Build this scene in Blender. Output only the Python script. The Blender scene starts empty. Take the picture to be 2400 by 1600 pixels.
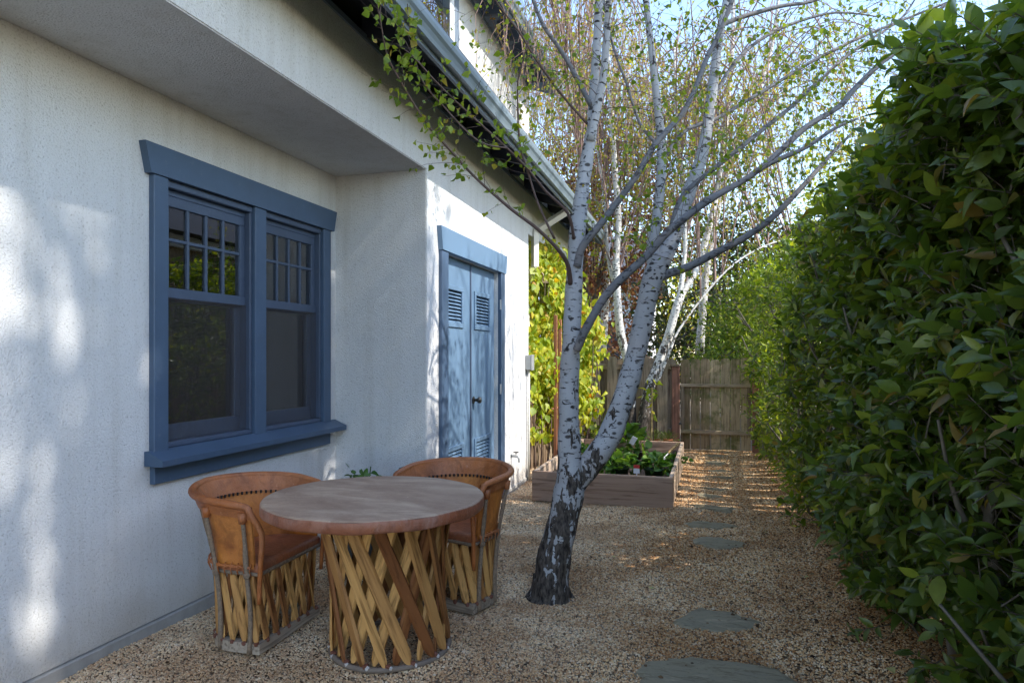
import bpy, bmesh, math, random
import numpy as np
from mathutils import Vector, Matrix, Euler

random.seed(7)
RS = np.random.RandomState(11)
SC = bpy.context.scene
COL = SC.collection
R = math.radians

# ------------------------------------------------------------------ camera, sky, sun, exposure
TH = R(16.2)
CAMH = 1.45
cam = bpy.data.cameras.new('camera')
cam.lens = 24.0
cam.sensor_width = 36.0
cam.shift_y = 0.0125
cam.clip_end = 2000
cam_o = bpy.data.objects.new('camera', cam)
COL.objects.link(cam_o)
cam_o.location = (0, 0, CAMH)
cam_o.rotation_euler = (R(90), 0, TH)
SC.camera = cam_o

SUN = Vector((1.0, -0.08, 0.87)).normalized()       # direction towards the sun
SUN_EL = math.asin(SUN.z)
SUN_AZ = math.atan2(SUN.x, SUN.y)                     # clockwise from +Y
world = bpy.data.worlds.new('World')
SC.world = world
world.use_nodes = True
wn = world.node_tree
sky = wn.nodes.new('ShaderNodeTexSky')
sky.sky_type = 'NISHITA'
sky.sun_disc = False
sky.sun_elevation = SUN_EL
sky.sun_rotation = SUN_AZ
sky.air_density = 1.0
sky.dust_density = 0.5
sky.ozone_density = 1.0
bg = wn.nodes['Background']
bg.inputs['Strength'].default_value = 0.15
wn.links.new(sky.outputs['Color'], bg.inputs['Color'])

sl = bpy.data.lights.new('sun', 'SUN')
sl.energy = 2.0
sl.angle = R(0.55)
sl.color = (1.0, 0.95, 0.87)
so = bpy.data.objects.new('sun', sl)
COL.objects.link(so)
so.location = SUN * 30
so.rotation_euler = (-SUN).to_track_quat('-Z', 'Y').to_euler()

SC.view_settings.view_transform = 'Standard'
SC.view_settings.look = 'None'
SC.view_settings.gamma = 1.0
SC.view_settings.exposure = 1.88
SC.view_settings.use_curve_mapping = False
SC.render.engine = 'CYCLES'
SC.cycles.use_denoising = True
SC.cycles.max_bounces = 6
SC.cycles.transparent_max_bounces = 12
SC.cycles.diffuse_bounces = 4
SC.cycles.caustics_reflective = False
SC.cycles.caustics_refractive = False
SC.cycles.sample_clamp_indirect = 6

# ------------------------------------------------------------------ measuring helpers
FPX = 1600.0                                          # focal length in photo pixels (2400 wide)
CT, ST = math.cos(TH), math.sin(TH)
def ray(px, py):
    u = (px - 1200) / FPX
    return -ST + u * CT, CT + u * ST, (830 - py) / FPX
def at(px, py, d):                                    # a point d metres in front of the camera
    a, b, c = ray(px, py)
    return Vector((a * d, b * d, CAMH + c * d))
def gr(px, py):                                       # the ground point seen there
    d = CAMH / ((py - 830) / FPX)
    p = at(px, py, d); p.z = 0
    return p
def depth(x, y):
    return -ST * x + CT * y

# ------------------------------------------------------------------ node helpers
def nd(nt, typ, ins=None, **props):
    n = nt.nodes.new(typ)
    for k, v in props.items():
        setattr(n, k, v)
    for k, v in (ins or {}).items():
        s = n.inputs[k]
        if isinstance(v, bpy.types.NodeSocket):
            nt.links.new(v, s)
        else:
            s.default_value = v
    return n
def new_mat(name):
    m = bpy.data.materials.new(name)
    m.use_nodes = True
    nt = m.node_tree
    for n in list(nt.nodes):
        nt.nodes.remove(n)
    out = nt.nodes.new('ShaderNodeOutputMaterial')
    return m, nt, out
def ramp(nt, fac, stops, interp='LINEAR'):
    n = nt.nodes.new('ShaderNodeValToRGB')
    cr = n.color_ramp
    cr.interpolation = interp
    while len(cr.elements) < len(stops):
        cr.elements.new(0.5)
    for e, (p, c) in zip(cr.elements, stops):
        e.position = p
        e.color = (*c, 1) if len(c) == 3 else c
    nt.links.new(fac, n.inputs['Fac'])
    return n.outputs['Color']
def mix(nt, fac, a, b, mode='MIX'):
    n = nt.nodes.new('ShaderNodeMix')
    n.data_type = 'RGBA'
    n.blend_type = mode
    def put(s, v):
        if isinstance(v, bpy.types.NodeSocket):
            nt.links.new(v, s)
        elif isinstance(v, (int, float)):
            s.default_value = v
        else:
            s.default_value = (*v, 1) if len(v) == 3 else v
    put(n.inputs[0], fac); put(n.inputs[6], a); put(n.inputs[7], b)
    return n.outputs[2]
def math_(nt, op, a, b=0.0, c=0.0):
    n = nt.nodes.new('ShaderNodeMath')
    n.operation = op
    for i, v in enumerate((a, b, c)):
        if isinstance(v, bpy.types.NodeSocket):
            nt.links.new(v, n.inputs[i])
        else:
            n.inputs[i].default_value = v
    return n.outputs[0]
def wpos(nt):
    return nt.nodes.new('ShaderNodeNewGeometry').outputs['Position']
def mapped(nt, vec, scale):
    return nd(nt, 'ShaderNodeMapping', {'Vector': vec, 'Scale': scale}).outputs[0]
def noise(nt, vec, scale, detail=4, rough=0.55, dist=0.0):
    return nd(nt, 'ShaderNodeTexNoise', {'Vector': vec, 'Scale': scale, 'Detail': detail, 'Roughness': rough, 'Distortion': dist}).outputs[0]
def bsdf(nt, out, col, rough=0.6, bump=None, bstr=0.3, bdist=0.005, spec=0.5, metal=0.0, coat=0.0):
    b = nt.nodes.new('ShaderNodeBsdfPrincipled')
    def put(k, v):
        if isinstance(v, bpy.types.NodeSocket):
            nt.links.new(v, b.inputs[k])
        elif isinstance(v, (tuple, list)):
            b.inputs[k].default_value = (*v, 1) if len(v) == 3 else v
        else:
            b.inputs[k].default_value = v
    put('Base Color', col); put('Roughness', rough); put('Specular IOR Level', spec); put('Metallic', metal)
    if coat: put('Coat Weight', coat)
    if bump is not None:
        bn = nd(nt, 'ShaderNodeBump', {'Height': bump, 'Strength': bstr, 'Distance': bdist})
        nt.links.new(bn.outputs[0], b.inputs['Normal'])
    nt.links.new(b.outputs[0], out.inputs['Surface'])
    return b

# ------------------------------------------------------------------ materials
def m_stucco(name, col):
    m, nt, out = new_mat(name)
    p = wpos(nt)
    n1 = noise(nt, p, 95, 3, 0.6)
    v = nd(nt, 'ShaderNodeTexVoronoi', {'Vector': p, 'Scale': 130.0}, feature='SMOOTH_F1').outputs['Distance']
    h = math_(nt, 'ADD', math_(nt, 'MULTIPLY', n1, 0.9), math_(nt, 'MULTIPLY', v, -0.8))
    big = noise(nt, p, 0.9, 5, 0.6)
    c = mix(nt, big, tuple(x * 0.90 for x in col), tuple(min(1, x * 1.06) for x in col))
    pits = ramp(nt, n1, [(0.30, (0.45, 0.43, 0.40)), (0.44, (1, 1, 1))])
    c = mix(nt, 0.55, c, pits, 'MULTIPLY')
    drip = ramp(nt, noise(nt, mapped(nt, p, (9, 9, 0.5)), 1.0, 5, 0.65), [(0.34, (0.80, 0.78, 0.74)), (0.52, (1, 1, 1))])
    c = mix(nt, math_(nt, 'MULTIPLY', noise(nt, p, 1.7, 3), 0.8), c, drip, 'MULTIPLY')
    z = nd(nt, 'ShaderNodeSeparateXYZ', {'Vector': p}).outputs[2]
    low = nd(nt, 'ShaderNodeMapRange', {'Value': math_(nt, 'ADD', z, math_(nt, 'MULTIPLY', noise(nt, p, 3.5, 5), -0.35)), 'From Min': -0.14, 'From Max': 0.12, 'To Min': 1.0, 'To Max': 0.0}).outputs[0]
    c = mix(nt, math_(nt, 'MULTIPLY', low, 0.5), c, (0.36, 0.30, 0.23))
    bsdf(nt, out, c, 0.92, h, 0.75, 0.006, spec=0.2)
    return m
def m_paint(name, col, rough=0.45, wear=0.25):
    m, nt, out = new_mat(name)
    p = wpos(nt)
    n1 = noise(nt, p, 5, 5, 0.65)
    n2 = noise(nt, mapped(nt, p, (60, 60, 4)), 1.0, 4)
    c = mix(nt, n1, tuple(x * (1 - wear) for x in col), tuple(x * (1 + wear) for x in col))
    dust = ramp(nt, noise(nt, p, 22, 6, 0.7), [(0.60, (0, 0, 0)), (0.78, (1, 1, 1))])
    c = mix(nt, math_(nt, 'MULTIPLY', dust, 0.14), c, (0.45, 0.43, 0.40))
    bsdf(nt, out, c, math_(nt, 'MULTIPLY_ADD', n1, 0.25, rough - 0.1), n2, 0.12, 0.003, spec=0.45)
    return m
def m_plain(name, col, rough=0.6, var=0.2, scale=8, metal=0.0, bump=0.1, spec=0.4):
    m, nt, out = new_mat(name)
    p = wpos(nt)
    n1 = noise(nt, p, scale, 5, 0.65)
    c = mix(nt, n1, tuple(x * (1 - var) for x in col), tuple(min(1, x * (1 + var)) for x in col))
    bsdf(nt, out, c, rough, n1, bump, 0.01, spec=spec, metal=metal)
    return m
def m_wood(name, c0, c1, axis='z', rough=0.75, moss=0.0, dark=0.0, rnd=0.5, fine=1.0, knots=False):
    m, nt, out = new_mat(name)
    tc = nt.nodes.new('ShaderNodeTexCoord').outputs['Object']
    oi = nt.nodes.new('ShaderNodeObjectInfo').outputs['Random']
    off = nd(nt, 'ShaderNodeCombineXYZ', {0: math_(nt, 'MULTIPLY', oi, 31.0), 1: math_(nt, 'MULTIPLY', oi, 17.0), 2: math_(nt, 'MULTIPLY', oi, 53.0)}).outputs[0]
    v = nd(nt, 'ShaderNodeVectorMath', {0: tc, 1: off}, operation='ADD').outputs[0]
    k = 0.06
    s = {'z': (1, 1, k), 'y': (1, k, 1), 'x': (k, 1, 1)}[axis]
    vm = mapped(nt, v, s)
    g1 = noise(nt, vm, 55 * fine, 5, 0.6, 0.4)
    g2 = noise(nt, vm, 9 * fine, 4, 0.6, 0.8)
    f = math_(nt, 'ADD', math_(nt, 'MULTIPLY', g1, 0.45), math_(nt, 'MULTIPLY', g2, 0.55))
    f = math_(nt, 'ADD', f, math_(nt, 'MULTIPLY', math_(nt, 'SUBTRACT', oi, 0.5), rnd))
    c = ramp(nt, f, [(0.22, c0), (0.72, c1)])
    lines = ramp(nt, g1, [(0.36, (0.30, 0.27, 0.24)), (0.48, (1, 1, 1))])
    c = mix(nt, 0.6, c, lines, 'MULTIPLY')
    if knots:
        kv = nd(nt, 'ShaderNodeTexVoronoi', {'Vector': mapped(nt, v, {'z': (1, 1, .45), 'y': (1, .45, 1), 'x': (.45, 1, 1)}[axis]), 'Scale': 4.2}).outputs['Distance']
        kn = ramp(nt, kv, [(0.05, (0.22, 0.13, 0.08)), (0.11, (1, 1, 1))])
        c = mix(nt, 0.85, c, kn, 'MULTIPLY')
    if dark:
        w = noise(nt, wpos(nt), 2.2, 5, 0.65)
        c = mix(nt, math_(nt, 'MULTIPLY', ramp(nt, w, [(0.45, (0, 0, 0)), (0.65, (1, 1, 1))]), dark), c, (0.045, 0.034, 0.026))
    if moss:
        w = noise(nt, wpos(nt), 3.3, 6, 0.7)
        c = mix(nt, math_(nt, 'MULTIPLY', ramp(nt, w, [(0.50, (0, 0, 0)), (0.62, (1, 1, 1))]), moss), c, (0.085, 0.11, 0.018))
    bsdf(nt, out, c, rough, f, 0.45, 0.006, spec=0.25)
    return m
def m_leaf(name, stops, transl=0.4, tcol=(1.25, 1.3, 0.5), rough=0.4, spec=0.5):
    m, nt, out = new_mat(name)
    g = nt.nodes.new('ShaderNodeNewGeometry')
    oi = nt.nodes.new('ShaderNodeObjectInfo').outputs['Random']
    f = math_(nt, 'FRACT', math_(nt, 'ADD', g.outputs['Random Per Island'], oi))
    c = ramp(nt, f, stops)
    n1 = noise(nt, g.outputs['Position'], 45, 3, 0.6)
    c = mix(nt, n1, mix(nt, 1.0, c, (0.75, 0.75, 0.75), 'MULTIPLY'), mix(nt, 1.0, c, (1.25, 1.22, 1.15), 'MULTIPLY'))
    b = nt.nodes.new('ShaderNodeBsdfPrincipled')
    nt.links.new(c, b.inputs['Base Color'])
    b.inputs['Roughness'].default_value = rough
    b.inputs['Specular IOR Level'].default_value = spec
    bn = nd(nt, 'ShaderNodeBump', {'Height': noise(nt, g.outputs['Position'], 120, 3), 'Strength': 0.25, 'Distance': 0.004})
    nt.links.new(bn.outputs[0], b.inputs['Normal'])
    t = nt.nodes.new('ShaderNodeBsdfTranslucent')
    nt.links.new(mix(nt, 1.0, c, tcol, 'MULTIPLY'), t.inputs['Color'])
    ms = nt.nodes.new('ShaderNodeMixShader')
    ms.inputs[0].default_value = transl
    nt.links.new(b.outputs[0], ms.inputs[1]); nt.links.new(t.outputs[0], ms.inputs[2])
    nt.links.new(ms.outputs[0], out.inputs['Surface'])
    return m
def m_birch(name, white, base_dark=0.75, marks=1.0):
    m, nt, out = new_mat(name)
    p = wpos(nt)
    z = nd(nt, 'ShaderNodeSeparateXYZ', {'Vector': p}).outputs[2]
    n_big = noise(nt, p, 6.0, 5, 0.6)
    lent = noise(nt, mapped(nt, p, (1, 1, 3.5)), 16, 4, 0.6, 0.3)          # lenticels: short marks across the stem
    flake = noise(nt, mapped(nt, p, (1, 1, 0.5)), 26, 5, 0.65, 0.8)
    c = mix(nt, n_big, tuple(x * 0.72 for x in white), white)
    c = mix(nt, math_(nt, 'MULTIPLY', ramp(nt, noise(nt, p, 2.5, 3), [(0.5, (0, 0, 0)), (0.7, (1, 1, 1))]), 0.35), c, (0.42, 0.33, 0.27))
    mk = ramp(nt, lent, [(0.355, (1, 1, 1)), (0.42, (0, 0, 0))])
    c = mix(nt, math_(nt, 'MULTIPLY', mk, marks), c, (0.035, 0.03, 0.028))
    scars = nd(nt, 'ShaderNodeTexVoronoi', {'Vector': mapped(nt, p, (1, 1, 1.6)), 'Scale': 11.0, 'Randomness': 1.0}).outputs['Distance']
    sc = ramp(nt, math_(nt, 'ADD', scars, math_(nt, 'MULTIPLY', noise(nt, p, 30, 3), 0.12)), [(0.22, (1, 1, 1)), (0.30, (0, 0, 0))])
    c = mix(nt, math_(nt, 'MULTIPLY', sc, 0.9 * marks), c, (0.03, 0.026, 0.025))
    big = nd(nt, 'ShaderNodeTexVoronoi', {'Vector': nd(nt, 'ShaderNodeVectorMath', {0: mapped(nt, p, (1, 1, 1.25)), 1: nd(nt, 'ShaderNodeTexNoise', {'Vector': p, 'Scale': 9.0, 'Detail': 3.0}).outputs['Color']}, operation='ADD').outputs[0], 'Scale': 4.6}).outputs['Distance']
    bg_ = ramp(nt, math_(nt, 'ADD', big, math_(nt, 'MULTIPLY', flake, 0.22)), [(0.26, (1, 1, 1)), (0.32, (0, 0, 0))])
    c = mix(nt, math_(nt, 'MULTIPLY', bg_, 0.92 * marks), c, (0.028, 0.024, 0.024))
    # old fissured bark at the foot
    foot = math_(nt, 'ADD', z, math_(nt, 'ADD', math_(nt, 'MULTIPLY', math_(nt, 'SUBTRACT', flake, 0.5), 2.2), math_(nt, 'MULTIPLY', math_(nt, 'SUBTRACT', noise(nt, mapped(nt, p, (1, 1, 0.38)), 15, 4, 0.6, 0.6), 0.5), 4.2)))
    fm = nd(nt, 'ShaderNodeMapRange', {'Value': foot, 'From Min': base_dark - 0.04, 'From Max': base_dark + 0.04, 'To Min': 1.0, 'To Max': 0.0}).outputs[0]
    crack = noise(nt, mapped(nt, p, (1, 1, 0.35)), 60, 4, 0.6)
    c = mix(nt, fm, c, ramp(nt, crack, [(0.35, (0.016, 0.013, 0.012)), (0.7, (0.15, 0.125, 0.105))]))
    h = math_(nt, 'SUBTRACT', math_(nt, 'MULTIPLY', flake, 0.5), math_(nt, 'ADD', math_(nt, 'MULTIPLY', mk, 0.4), math_(nt, 'MULTIPLY', math_(nt, 'MULTIPLY', crack, fm), -1.2)))
    bsdf(nt, out, c, 0.8, h, 0.6, 0.012, spec=0.2)
    return m
def m_leather(name, c0, c1, dust=(0.35, 0.28, 0.22), dustamt=0.3, rough=0.45, stain=0.5):
    m, nt, out = new_mat(name)
    tc = nt.nodes.new('ShaderNodeTexCoord').outputs['Object']
    n1 = noise(nt, tc, 5, 6, 0.65)
    n2 = noise(nt, tc, 140, 3, 0.6)
    n3 = noise(nt, mapped(nt, tc, (1, 3, 1)), 2.3, 6, 0.7, 0.5)
    c = ramp(nt, n1, [(0.3, c0), (0.68, c1)])
    d = ramp(nt, n3, [(0.44, (0, 0, 0)), (0.68, (1, 1, 1))])
    c = mix(nt, math_(nt, 'MULTIPLY', d, dustamt), c, dust)
    sp = ramp(nt, noise(nt, tc, 34, 4, 0.7), [(0.64, (0, 0, 0)), (0.72, (1, 1, 1))])
    c = mix(nt, math_(nt, 'MULTIPLY', sp, 0.35), c, tuple(min(1, x * 1.6) for x in dust))
    st = ramp(nt, noise(nt, tc, 9, 5, 0.7, 1.2), [(0.36, (0.42, 0.36, 0.33)), (0.50, (1, 1, 1))])
    c = mix(nt, stain, c, st, 'MULTIPLY')
    cr = noise(nt, mapped(nt, tc, (1, 1, 0.35)), 24, 5, 0.6, 1.5)
    h = math_(nt, 'ADD', math_(nt, 'MULTIPLY', n2, 0.7), math_(nt, 'ADD', math_(nt, 'MULTIPLY', cr, 2.2), math_(nt, 'MULTIPLY', n1, 3.0)))
    bsdf(nt, out, c, math_(nt, 'MULTIPLY_ADD', d, 0.3, rough), h, 0.45, 0.005, spec=0.45)
    return m
def m_glass(name, tint=(0.9, 0.94, 0.95), refl=0.0):
    m, nt, out = new_mat(name)
    fr = nd(nt, 'ShaderNodeFresnel', {'IOR': 1.52}).outputs[0]
    wav = noise(nt, wpos(nt), 5.0, 2)
    bn = nd(nt, 'ShaderNodeBump', {'Height': wav, 'Strength': 0.03, 'Distance': 0.02}).outputs[0]
    tr = nd(nt, 'ShaderNodeBsdfTransparent', {'Color': (*tint, 1)})
    gl = nd(nt, 'ShaderNodeBsdfGlossy', {'Color': (0.95, 0.97, 1, 1), 'Roughness': 0.01})
    ms = nd(nt, 'ShaderNodeMixShader', {0: math_(nt, 'ADD', math_(nt, 'MULTIPLY', fr, 2.6), refl)})
    nt.links.new(tr.outputs[0], ms.inputs[1]); nt.links.new(gl.outputs[0], ms.inputs[2])
    nt.links.new(ms.outputs[0], out.inputs['Surface'])
    return m
def m_screen(name):
    m, nt, out = new_mat(name)
    tr = nd(nt, 'ShaderNodeBsdfTransparent', {'Color': (1, 1, 1, 1)})
    df = nd(nt, 'ShaderNodeBsdfDiffuse', {'Color': (0.11, 0.10, 0.095, 1)})
    ms = nd(nt, 'ShaderNodeMixShader', {0: math_(nt, 'MULTIPLY_ADD', noise(nt, mapped(nt, wpos(nt), (1, 60, 6)), 1.0, 3), 0.12, 0.10)})
    nt.links.new(tr.outputs[0], ms.inputs[1]); nt.links.new(df.outputs[0], ms.inputs[2])
    nt.links.new(ms.outputs[0], out.inputs['Surface'])
    return m
def m_pebble(name):
    m, nt, out = new_mat(name)
    oi = nt.nodes.new('ShaderNodeObjectInfo').outputs['Random']
    p = wpos(nt)
    cols = [(0.0, (0.13, 0.06, 0.027)), (0.12, (0.44, 0.21, 0.085)), (0.32, (0.70, 0.41, 0.19)), (0.5, (0.79, 0.555, 0.31)),
            (0.64, (0.86, 0.69, 0.45)), (0.76, (0.24, 0.18, 0.125)), (0.88, (0.78, 0.50, 0.225)), (1.0, (0.90, 0.79, 0.61))]
    c = ramp(nt, oi, cols)
    c = mix(nt, noise(nt, p, 160, 3), mix(nt, 1.0, c, (0.75, 0.73, 0.7), 'MULTIPLY'), mix(nt, 1.0, c, (1.2, 1.2, 1.2), 'MULTIPLY'))
    # paler, greyer stones by the table, browner ones along the path
    x = nd(nt, 'ShaderNodeSeparateXYZ', {'Vector': p}).outputs[0]
    pale = nd(nt, 'ShaderNodeMapRange', {'Value': math_(nt, 'ADD', x, math_(nt, 'MULTIPLY', noise(nt, p, 1.3, 4), 1.2)), 'From Min': -1.0, 'From Max': 0.5, 'To Min': 0.34, 'To Max': 0.0}).outputs[0]
    c = mix(nt, pale, c, (0.86, 0.74, 0.56))
    patch = ramp(nt, noise(nt, p, 1.6, 5, 0.65), [(0.42, (0.62, 0.50, 0.40)), (0.58, (1, 1, 1))])
    c = mix(nt, 0.75, c, patch, 'MULTIPLY')
    bsdf(nt, out, c, 0.9, spec=0.1)
    return m
def m_gravelbase(name):
    m, nt, out = new_mat(name)
    p = wpos(nt)
    v = nd(nt, 'ShaderNodeTexVoronoi', {'Vector': p, 'Scale': 85.0})
    w = nd(nt, 'ShaderNodeSeparateColor', {'Color': v.outputs['Color']}).outputs[0]
    c = ramp(nt, w, [(0.0, (0.10, 0.058, 0.030)), (0.35, (0.20, 0.13, 0.075)), (0.65, (0.27, 0.20, 0.13)), (1.0, (0.34, 0.28, 0.21))])
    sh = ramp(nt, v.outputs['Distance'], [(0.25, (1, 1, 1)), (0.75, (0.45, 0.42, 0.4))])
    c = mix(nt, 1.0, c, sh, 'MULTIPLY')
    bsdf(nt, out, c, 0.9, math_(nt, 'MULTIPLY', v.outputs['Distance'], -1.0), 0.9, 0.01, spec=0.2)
    return m
def m_flag(name):
    m, nt, out = new_mat(name)
    p = wpos(nt)
    oi = nt.nodes.new('ShaderNodeObjectInfo').outputs['Random']
    n1 = noise(nt, mapped(nt, p, (1, 2.5, 1)), 4, 6, 0.65, 0.6)
    n2 = noise(nt, p, 60, 4, 0.6)
    c = ramp(nt, math_(nt, 'ADD', n1, math_(nt, 'MULTIPLY', math_(nt, 'SUBTRACT', oi, 0.5), 0.25)), [(0.3, (0.20, 0.165, 0.105)), (0.5, (0.33, 0.28, 0.185)), (0.62, (0.29, 0.25, 0.17)), (0.75, (0.44, 0.36, 0.24))])
    c = mix(nt, math_(nt, 'MULTIPLY', ramp(nt, n2, [(0.62, (0, 0, 0)), (0.7, (1, 1, 1))]), 0.5), c, (0.12, 0.10, 0.08))
    lay = noise(nt, mapped(nt, p, (1, 3.5, 1)), 7, 6, 0.7, 1.5)
    c = mix(nt, 0.6, c, ramp(nt, lay, [(0.38, (0.55, 0.52, 0.48)), (0.47, (1, 1, 1))]), 'MULTIPLY')
    bsdf(nt, out, c, 0.85, math_(nt, 'ADD', math_(nt, 'MULTIPLY', lay, 1.5), math_(nt, 'MULTIPLY', n2, 0.5)), 0.6, 0.02, spec=0.10)
    return m

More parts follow.
